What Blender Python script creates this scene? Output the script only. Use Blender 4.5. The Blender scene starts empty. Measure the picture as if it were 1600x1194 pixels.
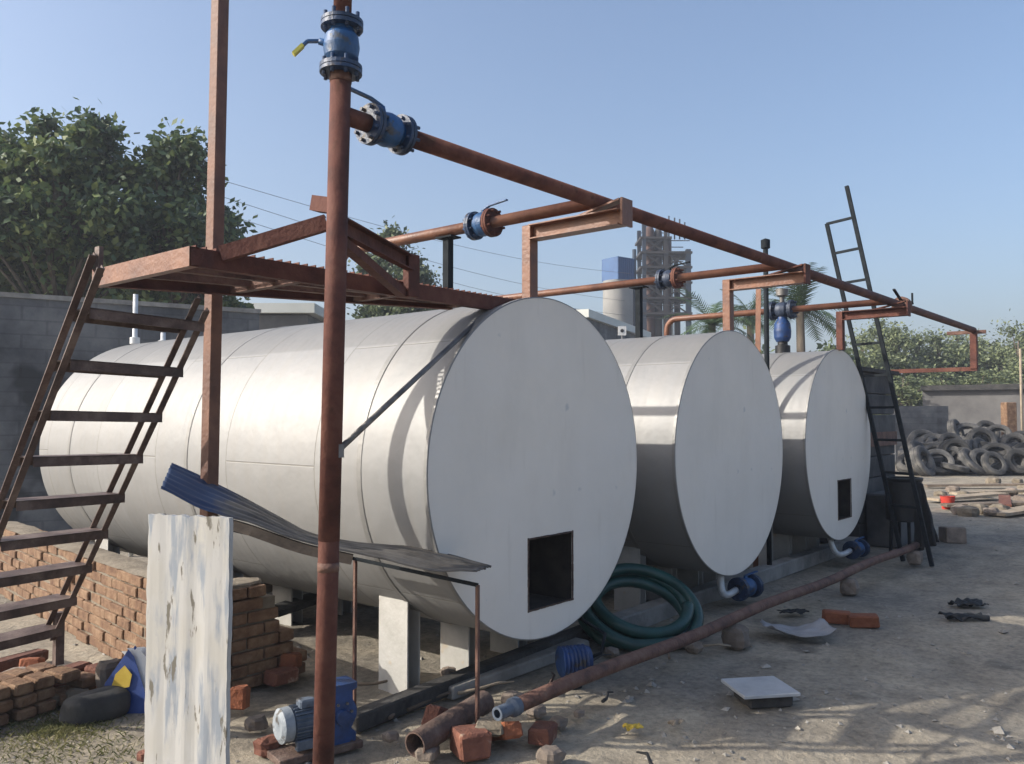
import bpy, math, random
import numpy as np
from mathutils import Vector, Matrix, noise
from mathutils.geometry import tessellate_polygon

# ------------------------------------------------------------------ camera, world, sun
scene = bpy.context.scene
COL = scene.collection
FPX, CX, CY, HORIZON = 1317.0, 800.0, 597.0, 650.0      # focal length and centre in photo pixels
CAM_H = 1.75
PITCH = math.atan((HORIZON - CY) / FPX)
A2 = math.radians(39.87)                                 # angle from view direction to world +X
FWD = Vector((math.cos(A2), math.sin(A2), 0))
RIGHT = Vector((math.sin(A2), -math.cos(A2), 0))
UP = Vector((0, 0, 1))
cam_d = bpy.data.cameras.new("camera")
cam = bpy.data.objects.new("camera", cam_d)
COL.objects.link(cam)
cam_d.sensor_width = 36.0
cam_d.lens = FPX / 1600 * 36
cam_d.clip_end = 3000
cam_d.clip_start = 0.05
c_fwd = (FWD * math.cos(PITCH) + UP * math.sin(PITCH)).normalized()
c_up = (UP * math.cos(PITCH) - FWD * math.sin(PITCH)).normalized()
m = Matrix((RIGHT, c_up, -c_fwd)).transposed().to_4x4()
m.translation = Vector((0, 0, CAM_H))
cam.matrix_world = m
scene.camera = cam

SUN = Vector((-1.34, 1.12, 1.0)).normalized()            # towards the sun
EL = math.asin(SUN.z)
ROT = math.atan2(SUN.x, SUN.y)
w = bpy.data.worlds.new("World")
scene.world = w
w.use_nodes = True
nt = w.node_tree
bg = nt.nodes["Background"]
sky = nt.nodes.new("ShaderNodeTexSky")
sky.sky_type = 'NISHITA'
sky.sun_disc = False
sky.sun_elevation = EL
sky.sun_rotation = ROT
sky.air_density = 1.0
sky.dust_density = 4.6
sky.ozone_density = 2.9
nt.links.new(sky.outputs[0], bg.inputs[0])
bg.inputs[1].default_value = 0.15
sd = bpy.data.lights.new("sun", 'SUN')
sd.energy = 3.9
sd.angle = math.radians(0.5)
sd.color = (1.0, 0.935, 0.83)
so = bpy.data.objects.new("sun", sd)
COL.objects.link(so)
so.location = (-20, 14, 16)
so.rotation_euler = (-SUN).to_track_quat('-Z', 'Y').to_euler()
scene.view_settings.view_transform = 'Standard'
scene.view_settings.look = 'None'
scene.view_settings.exposure = 0.64
scene.view_settings.gamma = 1.0

rng = random.Random(7)
R = math.radians

def ray(px, py):
    return (c_fwd * FPX + RIGHT * (px - CX) - c_up * (py - CY)).normalized()

def hit(px, py, X=None, Y=None, Z=None, d=None):
    """the point of the place seen at photo pixel (px, py) on the plane X=, Y=, Z= or at horizontal depth d"""
    r = ray(px, py)
    o = Vector((0, 0, CAM_H))
    if X is not None: t = X / r.x
    elif Y is not None: t = Y / r.y
    elif Z is not None: t = (Z - CAM_H) / r.z
    else: t = d / r.dot(FWD)
    return o + r * t

# ------------------------------------------------------------------ materials
def new_mat(name):
    mt = bpy.data.materials.new(name)
    mt.use_nodes = True
    return mt, mt.node_tree, mt.node_tree.nodes["Principled BSDF"]

def N(t, kind, **kw):
    n = t.nodes.new(kind)
    for k, v in kw.items():
        setattr(n, k, v)
    return n

def L(t, a, b):
    t.links.new(a, b)

def mat(name, cols, scale=6.0, rough=0.7, metal=0.0, bump=0.0, bscale=None, detail=6.0, contrast=(0.35, 0.65),
        stretch=(1, 1, 1), spec=0.5, rvar=0.0, dist=0.02, spots=None):
    """noise-mixed colours; cols is a list of 2+ linear rgb colours"""
    mt, t, b = new_mat(name)
    tc = N(t, "ShaderNodeTexCoord")
    mp = N(t, "ShaderNodeMapping")
    mp.inputs["Scale"].default_value = stretch
    L(t, tc.outputs["Object"], mp.inputs["Vector"])
    nz = N(t, "ShaderNodeTexNoise")
    nz.inputs["Scale"].default_value = scale
    nz.inputs["Detail"].default_value = detail
    nz.inputs["Roughness"].default_value = 0.62
    L(t, mp.outputs[0], nz.inputs["Vector"])
    cr = N(t, "ShaderNodeValToRGB")
    el = cr.color_ramp.elements
    n = len(cols)
    for i, c in enumerate(cols):
        p = contrast[0] + (contrast[1] - contrast[0]) * i / max(1, n - 1)
        e = el[i] if i < 2 else el.new(p)
        e.position = p
    for i, e in enumerate(sorted(el, key=lambda e: e.position)):
        e.color = (*cols[i], 1)
    L(t, nz.outputs["Fac"], cr.inputs[0])
    out = cr.outputs[0]
    if spots:
        sc, sz, thr = spots
        n2 = N(t, "ShaderNodeTexNoise")
        n2.inputs["Scale"].default_value = sz
        n2.inputs["Detail"].default_value = 4
        L(t, tc.outputs["Object"], n2.inputs["Vector"])
        r2 = N(t, "ShaderNodeValToRGB")
        r2.color_ramp.elements[0].position = thr
        r2.color_ramp.elements[1].position = thr + 0.06
        L(t, n2.outputs["Fac"], r2.inputs[0])
        mx = N(t, "ShaderNodeMix", data_type='RGBA')
        mx.inputs["B"].default_value = (*sc, 1)
        L(t, r2.outputs[0], mx.inputs["Factor"])
        L(t, out, mx.inputs["A"])
        out = mx.outputs["Result"]
    L(t, out, b.inputs["Base Color"])
    b.inputs["Roughness"].default_value = rough
    b.inputs["Metallic"].default_value = metal
    b.inputs["Specular IOR Level"].default_value = spec
    if rvar:
        mr = N(t, "ShaderNodeMapRange")
        mr.inputs["To Min"].default_value = rough - rvar
        mr.inputs["To Max"].default_value = rough + rvar
        L(t, nz.outputs["Fac"], mr.inputs["Value"])
        L(t, mr.outputs[0], b.inputs["Roughness"])
    if bump:
        n3 = N(t, "ShaderNodeTexNoise")
        n3.inputs["Scale"].default_value = bscale or scale * 4
        n3.inputs["Detail"].default_value = 5
        L(t, mp.outputs[0], n3.inputs["Vector"])
        bp = N(t, "ShaderNodeBump")
        bp.inputs["Strength"].default_value = bump
        bp.inputs["Distance"].default_value = dist
        L(t, n3.outputs["Fac"], bp.inputs["Height"])
        L(t, bp.outputs[0], b.inputs["Normal"])
    return mt

M = {}
M['oxide'] = mat('red_oxide_paint', [(0.0645, 0.0274, 0.0220), (0.1022, 0.0411, 0.0317), (0.1343, 0.0606, 0.0440)], 5, 0.75, 0.0, 0.25, 40, rvar=0.1, spec=0.2,
                 spots=((0.075, 0.035, 0.025), 9, 0.62))
M['oxide_orange'] = mat('orange_oxide_paint', [(0.1108, 0.0422, 0.0229), (0.1564, 0.0621, 0.0314), (0.1955, 0.0837, 0.0428)], 5, 0.5, 0.0, 0.2, 40, rvar=0.1)
M['oxide_mid'] = mat('brown_oxide_paint', [(0.0924, 0.0403, 0.0269), (0.1344, 0.0605, 0.0378), (0.1764, 0.0840, 0.0521)], 4, 0.65, 0.0, 0.25, 40, rvar=0.1)
M['rust_pipe'] = mat('rusty_pipe', [(0.0589, 0.0301, 0.0239), (0.1178, 0.0569, 0.0409), (0.1531, 0.0870, 0.0614)], 8, 0.75, 0.0, 0.4, 50)
M['rust_dark'] = mat('dark_rust', [(0.045, 0.030, 0.026), (0.095, 0.058, 0.045), (0.14, 0.10, 0.08)], 7, 0.85, 0.0, 0.5, 40)
M['dark_steel'] = mat('dark_steel', [(0.006, 0.009, 0.012), (0.016, 0.020, 0.024)], 12, 0.8, 0.0, 0.2, 60, spec=0.15)
M['stair_steel'] = mat('stair_steel', [(0.0495, 0.0315, 0.0270), (0.0900, 0.0585, 0.0495), (0.1530, 0.1125, 0.0945)], 7, 0.6, 0.1, 0.35, 45)
M['grey_steel'] = mat('grey_steel', [(0.10, 0.095, 0.09), (0.20, 0.19, 0.18)], 9, 0.5, 0.4, 0.25, 50)
M['valve_blue'] = mat('valve_blue', [(0.0109, 0.0456, 0.1096), (0.0153, 0.0836, 0.2309)], 9, 0.5, 0.0, 0.2, 60, spots=((0.045, 0.05, 0.06), 13, 0.60))
M['flange_blue'] = mat('flange_blue', [(0.012, 0.026, 0.055), (0.018, 0.045, 0.11)], 12, 0.5, 0.0, 0.2, 60, spots=((0.06, 0.05, 0.045), 13, 0.60))
M['valve_dark'] = mat('valve_dark', [(0.012, 0.02, 0.04), (0.035, 0.05, 0.085)], 18, 0.5, 0.2, 0.2, 60)
M['pump_blue'] = mat('pump_blue', [(0.0065, 0.0267, 0.0855), (0.0097, 0.0510, 0.1881)], 7, 0.5, 0.0, 0.2, 60, spots=((0.035, 0.035, 0.04), 12, 0.58))
M['motor_grey'] = mat('motor_grey', [(0.055, 0.075, 0.105), (0.10, 0.125, 0.165)], 9, 0.6, 0.0, 0.2, 60, spots=((0.035, 0.034, 0.033), 12, 0.58))
M['cover_grey'] = mat('cover_grey', [(0.16, 0.19, 0.22), (0.28, 0.31, 0.34)], 8, 0.6, 0.0, 0.2, 50, spots=((0.07, 0.065, 0.06), 10, 0.58))
M['light_metal'] = mat('light_metal', [(0.45, 0.47, 0.48), (0.62, 0.63, 0.63)], 10, 0.45, 0.2, 0.1, 60)
M['yellow'] = mat('yellow_grip', [(0.45, 0.40, 0.05), (0.60, 0.55, 0.10)], 10, 0.5)
M['white_plate'] = mat('white_plate', [(0.3671, 0.3591, 0.3351), (0.4469, 0.4389, 0.4150)], 7, 0.6, 0.0, 0.15, 40, spots=((0.40, 0.35, 0.28), 10, 0.66))
M['soot'] = mat('soot', [(0.012, 0.010, 0.009), (0.035, 0.028, 0.024)], 8, 0.95)
M['brick'] = mat('brick', [(0.1108, 0.0576, 0.0322), (0.1685, 0.0960, 0.0534), (0.2310, 0.1487, 0.0891)], 9, 0.9, 0.0, 0.6, 40)
M['brick_red'] = mat('brick_red', [(0.1068, 0.0397, 0.0263), (0.1709, 0.0674, 0.0412)], 10, 0.9, 0.0, 0.6, 45, spots=((0.28, 0.20, 0.145), 9, 0.60))
M['brick_orange'] = mat('brick_orange', [(0.1818, 0.0559, 0.0245), (0.2517, 0.0874, 0.0385)], 10, 0.9, 0.0, 0.5, 45)
M['mortar'] = mat('mortar', [(0.1404, 0.1149, 0.0830), (0.2171, 0.1851, 0.1404)], 8, 0.95, 0.0, 0.6, 35)
M['stone'] = mat('stone', [(0.1428, 0.1166, 0.0956), (0.2678, 0.2166, 0.1760)], 6, 0.95, 0.0, 0.7, 22)
M['concrete'] = mat('concrete', [(0.16, 0.155, 0.145), (0.28, 0.27, 0.25)], 4, 0.9, 0.0, 0.5, 30)
M['wall_dark'] = mat('wall_dark', [(0.055, 0.058, 0.064), (0.105, 0.110, 0.118), (0.175, 0.178, 0.18)], 1.1, 0.95, 0.0, 0.6, 6, detail=10, spots=((0.035, 0.038, 0.042), 0.8, 0.56))
M['block_dark'] = mat('sooty_block', [(0.030, 0.031, 0.034), (0.060, 0.061, 0.064), (0.10, 0.10, 0.10)], 1.6, 0.95, 0.0, 0.6, 8, detail=9)
M['wall_pale'] = mat('wall_pale', [(0.0968, 0.0937, 0.0937), (0.1452, 0.1421, 0.1391)], 1.2, 0.95, 0.0, 0.3, 6)
M['rubber'] = mat('tyre_rubber', [(0.0202, 0.0202, 0.0210), (0.0542, 0.0527, 0.0506), (0.1156, 0.1084, 0.0976)], 2.2, 0.9, 0.0, 0.4, 20)
M['hose'] = mat('green_hose', [(0.0040, 0.0354, 0.0322), (0.0074, 0.0613, 0.0536)], 6, 0.42, 0.0, 0.1, 40)
M['black_plastic'] = mat('black_plastic', [(0.0036, 0.0042, 0.0060), (0.0108, 0.0120, 0.0144)], 8, 0.5, 0.0, 0.2, 20)
M['tarp_black'] = mat('tarp_black', [(0.0048, 0.0060, 0.0072), (0.0150, 0.0168, 0.0180)], 5, 0.7, 0.0, 0.6, 12)
M['sack'] = mat('dark_sack', [(0.02, 0.021, 0.022), (0.05, 0.05, 0.05)], 5, 0.8, 0.0, 0.9, 9)
M['red_plastic'] = mat('red_plastic', [(0.42, 0.03, 0.02), (0.55, 0.06, 0.04)], 8, 0.5)
M['wood'] = mat('old_wood', [(0.09, 0.07, 0.052), (0.20, 0.155, 0.115)], 5, 0.9, 0.0, 0.5, 20, stretch=(0.2, 1, 1))
M['wood_pale'] = mat('pale_wood', [(0.2190, 0.1739, 0.1224), (0.3349, 0.2769, 0.2061)], 5, 0.9, 0.0, 0.4, 20)
M['timber_dark'] = mat('dark_timber', [(0.02, 0.02, 0.02), (0.055, 0.052, 0.05)], 6, 0.9, 0.0, 0.6, 25)
M['slab'] = mat('pale_slab', [(0.2880, 0.3060, 0.3240), (0.3780, 0.3960, 0.4140)], 5, 0.7, 0.0, 0.15, 30)
M['paper'] = mat('grey_sheet', [(0.20, 0.20, 0.205), (0.30, 0.30, 0.31)], 4, 0.8, 0.0, 0.3, 12)
M['bag_blue'] = mat('bag_print', [(0.008, 0.028, 0.14), (0.012, 0.05, 0.22)], 3, 0.55, 0.0, 0.4, 9, spots=((0.30, 0.30, 0.28), 9.0, 0.66))
M['bag_white'] = mat('bag_white', [(0.55, 0.55, 0.54), (0.72, 0.71, 0.69)], 5, 0.6, 0.0, 0.4, 10)
M['leaf_yellow'] = mat('dry_leaf', [(0.45, 0.30, 0.03), (0.55, 0.40, 0.06)], 9, 0.8)
M['silo'] = mat('silo_concrete', [(0.1920, 0.1920, 0.1856), (0.2688, 0.2624, 0.2496)], 0.5, 0.9, 0.0, 0.1, 3)
M['clad_dark'] = mat('dark_blue_cladding', [(0.03, 0.04, 0.07), (0.05, 0.06, 0.09)], 0.6, 0.8)
M['clad_blue'] = mat('blue_cladding', [(0.0195, 0.0650, 0.1690), (0.0325, 0.0975, 0.2340)], 0.6, 0.6)
M['tower_steel'] = mat('tower_steel', [(0.0189, 0.0178, 0.0189), (0.0357, 0.0315, 0.0315)], 0.4, 0.7)
M['tower_rust'] = mat('tower_rust', [(0.0464, 0.0232, 0.0186), (0.0743, 0.0371, 0.0294)], 0.4, 0.8)
M['tower_blue'] = mat('tower_blue_steel', [(0.0126, 0.0236, 0.0410), (0.0221, 0.0347, 0.0567)], 0.4, 0.7)
M['pale_roof'] = mat('pale_roof', [(0.5040, 0.5208, 0.4872), (0.6048, 0.6132, 0.5712)], 0.5, 0.7)
M['bark'] = mat('bark', [(0.05, 0.04, 0.03), (0.13, 0.105, 0.08)], 4, 0.95, 0.0, 0.8, 16, stretch=(1, 1, 0.3))
M['cable'] = mat('cable', [(0.12, 0.12, 0.13), (0.16, 0.16, 0.17)], 3, 0.7)
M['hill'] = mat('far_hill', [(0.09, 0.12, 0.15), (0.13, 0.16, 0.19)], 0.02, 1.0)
M['gravel'] = mat('gravel', [(0.19, 0.178, 0.158), (0.33, 0.31, 0.275)], 1.7, 0.95, 0.0, 0.4, 30)

def leaf_mat(name, cols, trans=0.25):
    mt, t, b = new_mat(name)
    gi = N(t, "ShaderNodeNewGeometry")
    cr = N(t, "ShaderNodeValToRGB")
    el = cr.color_ramp.elements
    for i, c in enumerate(cols):
        e = el[i] if i < 2 else el.new(i / (len(cols) - 1))
        e.position = i / (len(cols) - 1)
    for i, e in enumerate(sorted(el, key=lambda e: e.position)):
        e.color = (*cols[i], 1)
    L(t, gi.outputs["Random Per Island"], cr.inputs[0])
    tc = N(t, "ShaderNodeTexCoord")
    nz = N(t, "ShaderNodeTexNoise"); nz.inputs["Scale"].default_value = 1.3; nz.inputs["Detail"].default_value = 3
    L(t, tc.outputs["Object"], nz.inputs["Vector"])
    mr = N(t, "ShaderNodeMapRange"); mr.inputs["From Min"].default_value = 0.35; mr.inputs["From Max"].default_value = 0.65
    mr.inputs["To Min"].default_value = -0.45; mr.inputs["To Max"].default_value = 0.45
    L(t, nz.outputs["Fac"], mr.inputs["Value"])
    sm = N(t, "ShaderNodeMath", operation='ADD', use_clamp=True)
    L(t, gi.outputs["Random Per Island"], sm.inputs[0]); L(t, mr.outputs[0], sm.inputs[1])
    L(t, sm.outputs[0], cr.inputs[0])
    L(t, cr.outputs[0], b.inputs["Base Color"])
    b.inputs["Roughness"].default_value = 0.55
    b.inputs["Specular IOR Level"].default_value = 0.4
    tr = N(t, "ShaderNodeBsdfTranslucent")
    L(t, cr.outputs[0], tr.inputs[0])
    mx = N(t, "ShaderNodeMixShader")
    mx.inputs[0].default_value = trans
    L(t, b.outputs[0], mx.inputs[1])
    L(t, tr.outputs[0], mx.inputs[2])
    L(t, mx.outputs[0], t.nodes["Material Output"].inputs["Surface"])
    return mt
M['leaf_dark'] = leaf_mat('leaf_dark', [(0.0419, 0.0708, 0.0408), (0.0658, 0.1089, 0.0510), (0.0958, 0.1429, 0.0544), (0.1556, 0.1905, 0.0624)])
M['leaf_mid'] = leaf_mat('leaf_mid', [(0.0525, 0.0756, 0.0473), (0.0788, 0.1103, 0.0577), (0.1260, 0.1575, 0.0683)])
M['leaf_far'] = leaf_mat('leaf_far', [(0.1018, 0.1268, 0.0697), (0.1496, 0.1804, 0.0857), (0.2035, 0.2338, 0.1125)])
M['leaf_palm'] = leaf_mat('leaf_palm', [(0.040, 0.075, 0.035), (0.075, 0.115, 0.050)])
M['grass'] = leaf_mat('grass_blades', [(0.0713, 0.0866, 0.0300), (0.1425, 0.1496, 0.0540), (0.2280, 0.2126, 0.0960)])

def cladding(name, base, r=1.1, seed=0.0):
    """aluminium sheet cladding: laps round the drum, per sheet tone, streaks and dents"""
    mt, t, b = new_mat(name)
    tc = N(t, "ShaderNodeTexCoord")
    sp = N(t, "ShaderNodeSeparateXYZ")
    L(t, tc.outputs["Object"], sp.inputs[0])
    at = N(t, "ShaderNodeMath", operation='ARCTAN2')
    L(t, sp.outputs[0], at.inputs[0]); L(t, sp.outputs[2], at.inputs[1])
    mu = N(t, "ShaderNodeMath", operation='MULTIPLY'); mu.inputs[1].default_value = r
    L(t, at.outputs[0], mu.inputs[0])
    cb = N(t, "ShaderNodeCombineXYZ")
    L(t, sp.outputs[1], cb.inputs[1]); L(t, mu.outputs[0], cb.inputs[0])
    cb.inputs[2].default_value = seed
    br = N(t, "ShaderNodeTexBrick")
    br.offset = 0.5
    br.inputs["Scale"].default_value = 1.0
    br.inputs["Mortar Size"].default_value = 0.006
    br.inputs["Mortar Smooth"].default_value = 0.4
    br.inputs["Brick Width"].default_value = 1.72
    br.inputs["Row Height"].default_value = 1.02
    br.inputs["Color1"].default_value = (base[0], base[1], base[2], 1)
    br.inputs["Color2"].default_value = (base[0] * 0.93, base[1] * 0.93, base[2] * 0.925, 1)
    br.inputs["Mortar"].default_value = (base[0] * 0.72, base[1] * 0.70, base[2] * 0.66, 1)
    L(t, cb.outputs[0], br.inputs["Vector"])
    # dirty streaks running round the drum
    mp = N(t, "ShaderNodeMapping"); mp.inputs["Scale"].default_value = (0.5, 5.0, 1.0)
    L(t, cb.outputs[0], mp.inputs["Vector"])
    nz = N(t, "ShaderNodeTexNoise"); nz.inputs["Scale"].default_value = 2.2; nz.inputs["Detail"].default_value = 8
    nz.inputs["Roughness"].default_value = 0.6
    L(t, mp.outputs[0], nz.inputs["Vector"])
    mr = N(t, "ShaderNodeMapRange"); mr.inputs["From Min"].default_value = 0.45; mr.inputs["From Max"].default_value = 0.75
    mr.inputs["To Min"].default_value = 0.0; mr.inputs["To Max"].default_value = 0.22
    L(t, nz.outputs["Fac"], mr.inputs["Value"])
    mx = N(t, "ShaderNodeMix", data_type='RGBA')
    mx.inputs["B"].default_value = (0.24, 0.215, 0.18, 1)
    L(t, mr.outputs[0], mx.inputs["Factor"]); L(t, br.outputs["Color"], mx.inputs["A"])
    ab = N(t, "ShaderNodeMath", operation='ABSOLUTE'); L(t, at.outputs[0], ab.inputs[0])  # upper sheets darkened: their duller reflection is put into the colour
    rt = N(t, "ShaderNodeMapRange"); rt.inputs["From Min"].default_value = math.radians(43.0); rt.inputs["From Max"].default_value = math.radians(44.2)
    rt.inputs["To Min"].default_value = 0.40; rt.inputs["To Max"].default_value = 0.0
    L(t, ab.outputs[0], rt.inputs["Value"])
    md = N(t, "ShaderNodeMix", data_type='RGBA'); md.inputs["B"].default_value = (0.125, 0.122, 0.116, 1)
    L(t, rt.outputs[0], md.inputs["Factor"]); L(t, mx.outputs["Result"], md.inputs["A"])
    L(t, md.outputs["Result"], b.inputs["Base Color"])
    b.inputs["Metallic"].default_value = 0.22
    n3 = N(t, "ShaderNodeTexNoise"); n3.inputs["Scale"].default_value = 2.1; n3.inputs["Detail"].default_value = 4
    L(t, cb.outputs[0], n3.inputs["Vector"])
    r3 = N(t, "ShaderNodeMapRange"); r3.inputs["To Min"].default_value = 0.50; r3.inputs["To Max"].default_value = 0.64
    L(t, n3.outputs["Fac"], r3.inputs["Value"]); L(t, r3.outputs[0], b.inputs["Roughness"])
    # dents and lap lines
    sm = N(t, "ShaderNodeMath", operation='MULTIPLY'); sm.inputs[1].default_value = -0.25
    L(t, br.outputs["Fac"], sm.inputs[0])
    ad = N(t, "ShaderNodeMath", operation='ADD')
    L(t, sm.outputs[0], ad.inputs[0])
    sn = N(t, "ShaderNodeMath", operation='MULTIPLY'); sn.inputs[1].default_value = 2 * math.pi / 0.085
    L(t, sp.outputs[1], sn.inputs[0])
    s2 = N(t, "ShaderNodeMath", operation='SINE'); L(t, sn.outputs[0], s2.inputs[0])
    s3 = N(t, "ShaderNodeMath", operation='MULTIPLY_ADD'); s3.inputs[1].default_value = 0.012
    L(t, s2.outputs[0], s3.inputs[0]); L(t, n3.outputs["Fac"], s3.inputs[2])
    L(t, s3.outputs[0], ad.inputs[1])
    bp = N(t, "ShaderNodeBump"); bp.inputs["Strength"].default_value = 0.4; bp.inputs["Distance"].default_value = 0.05
    L(t, ad.outputs[0], bp.inputs["Height"]); L(t, bp.outputs[0], b.inputs["Normal"])
    return mt
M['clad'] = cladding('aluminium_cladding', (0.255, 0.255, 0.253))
M['front_plate'] = mat('front_plate_paint', [(0.6724, 0.6330, 0.5692), (0.7459, 0.6983, 0.6261)], 1.6, 0.62, 0.0, 0.35, 1.8, detail=8,
                       spots=((0.52, 0.51, 0.49), 7, 0.70), dist=0.03)
def vary(mt, lo, hi):
    """each object of the material gets its own tone"""
    t = mt.node_tree; b = t.nodes["Principled BSDF"]
    src = b.inputs["Base Color"].links[0].from_socket
    oi = N(t, "ShaderNodeObjectInfo")
    r = N(t, "ShaderNodeMapRange"); r.inputs["To Min"].default_value = lo; r.inputs["To Max"].default_value = hi
    L(t, oi.outputs["Random"], r.inputs["Value"])
    v = N(t, "ShaderNodeVectorMath", operation='SCALE')
    L(t, src, v.inputs[0]); L(t, r.outputs[0], v.inputs["Scale"])
    L(t, v.outputs[0], b.inputs["Base Color"])
vary(M['rubber'], 0.45, 1.5); vary(M['brick_red'], 0.75, 1.25); vary(M['brick_orange'], 0.8, 1.15); vary(M['stone'], 0.7, 1.2)
def block_joints(mt):
    t = mt.node_tree; b = t.nodes["Principled BSDF"]
    src = b.inputs["Base Color"].links[0].from_socket
    tc = [n for n in t.nodes if n.type == 'TEX_COORD'][0]
    sp = N(t, "ShaderNodeSeparateXYZ"); L(t, tc.outputs["Object"], sp.inputs[0])
    ad = N(t, "ShaderNodeMath", operation='ADD'); L(t, sp.outputs[0], ad.inputs[0]); L(t, sp.outputs[1], ad.inputs[1])
    cb = N(t, "ShaderNodeCombineXYZ"); L(t, ad.outputs[0], cb.inputs[0]); L(t, sp.outputs[2], cb.inputs[1])
    br = N(t, "ShaderNodeTexBrick"); br.inputs["Scale"].default_value = 1.0; br.inputs["Brick Width"].default_value = 0.42; br.inputs["Row Height"].default_value = 0.21
    br.inputs["Mortar Size"].default_value = 0.012; br.inputs["Color1"].default_value = (1, 1, 1, 1); br.inputs["Color2"].default_value = (0.80, 0.81, 0.83, 1); br.inputs["Mortar"].default_value = (0.68, 0.68, 0.70, 1)
    L(t, cb.outputs[0], br.inputs["Vector"])
    mx = N(t, "ShaderNodeMix", data_type='RGBA', blend_type='MULTIPLY'); mx.inputs["Factor"].default_value = 0.8
    L(t, src, mx.inputs["A"]); L(t, br.outputs["Color"], mx.inputs["B"]); L(t, mx.outputs["Result"], b.inputs["Base Color"])
block_joints(M['wall_dark'])
def front_plate_mat():
    mt = M['front_plate']; t = mt.node_tree; b = t.nodes["Principled BSDF"]
    src = b.inputs["Base Color"].links[0].from_socket
    tc = [n for n in t.nodes if n.type == 'TEX_COORD'][0]
    for scale, st, lo, hi, amt, col in ((2.3, (1, 1, 0.35), 0.50, 0.72, 0.20, (0.44, 0.41, 0.37, 1)), (14, (1, 1, 0.12), 0.62, 0.72, 0.10, (0.33, 0.27, 0.21, 1)), (0.8, (1, 1, 1), 0.40, 0.66, 0.22, (0.50, 0.51, 0.53, 1))):
        mp = N(t, "ShaderNodeMapping"); mp.inputs["Scale"].default_value = st
        L(t, tc.outputs["Object"], mp.inputs["Vector"])
        nz = N(t, "ShaderNodeTexNoise"); nz.inputs["Scale"].default_value = scale; nz.inputs["Detail"].default_value = 7
        L(t, mp.outputs[0], nz.inputs["Vector"])
        r = N(t, "ShaderNodeMapRange"); r.inputs["From Min"].default_value = lo; r.inputs["From Max"].default_value = hi; r.inputs["To Max"].default_value = amt
        L(t, nz.outputs["Fac"], r.inputs["Value"])
        mx = N(t, "ShaderNodeMix", data_type='RGBA'); mx.inputs["B"].default_value = col
        L(t, r.outputs[0], mx.inputs["Factor"]); L(t, src, mx.inputs["A"]); src = mx.outputs["Result"]
    L(t, src, b.inputs["Base Color"])
front_plate_mat()
M['clad_band'] = mat('cladding_band', [(0.1997, 0.1960, 0.1885), (0.2292, 0.2255, 0.2181)], 6, 0.5, 0.3, 0.2, 20)

def whitewash():
    mt, t, b = new_mat('flaking_whitewash')
    tc = N(t, "ShaderNodeTexCoord")
    def streak(sx, sz, scale, lo, hi):
        mp = N(t, "ShaderNodeMapping"); mp.inputs["Scale"].default_value = (sx, sx, sz)
        L(t, tc.outputs["Object"], mp.inputs["Vector"])
        nz = N(t, "ShaderNodeTexNoise"); nz.inputs["Scale"].default_value = scale; nz.inputs["Detail"].default_value = 7
        nz.inputs["Roughness"].default_value = 0.6
        L(t, mp.outputs[0], nz.inputs["Vector"])
        r = N(t, "ShaderNodeMapRange"); r.inputs["From Min"].default_value = lo; r.inputs["From Max"].default_value = hi
        L(t, nz.outputs["Fac"], r.inputs["Value"])
        return r.outputs[0], nz.outputs["Fac"]
    a, na = streak(1.0, 0.13, 20, 0.48, 0.58)
    c, nc = streak(1.0, 0.22, 22, 0.605, 0.64)
    d, nd = streak(1.0, 0.45, 8, 0.48, 0.62)
    m1 = N(t, "ShaderNodeMix", data_type='RGBA'); m1.inputs["A"].default_value = (0.40, 0.393, 0.375, 1); m1.inputs["B"].default_value = (0.22, 0.245, 0.275, 1)
    L(t, a, m1.inputs["Factor"])
    m2 = N(t, "ShaderNodeMix", data_type='RGBA'); m2.inputs["B"].default_value = (0.375, 0.362, 0.33, 1)
    L(t, d, m2.inputs["Factor"]); L(t, m1.outputs["Result"], m2.inputs["A"])
    m3 = N(t, "ShaderNodeMix", data_type='RGBA'); m3.inputs["B"].default_value = (0.13, 0.118, 0.094, 1)
    L(t, c, m3.inputs["Factor"]); L(t, m2.outputs["Result"], m3.inputs["A"])
    L(t, m3.outputs["Result"], b.inputs["Base Color"])
    b.inputs["Roughness"].default_value = 0.85
    bp = N(t, "ShaderNodeBump"); bp.inputs["Strength"].default_value = 0.5; bp.inputs["Distance"].default_value = 0.003
    L(t, na, bp.inputs["Height"]); L(t, bp.outputs[0], b.inputs["Normal"])
    return mt
M['whitewash'] = whitewash()

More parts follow.
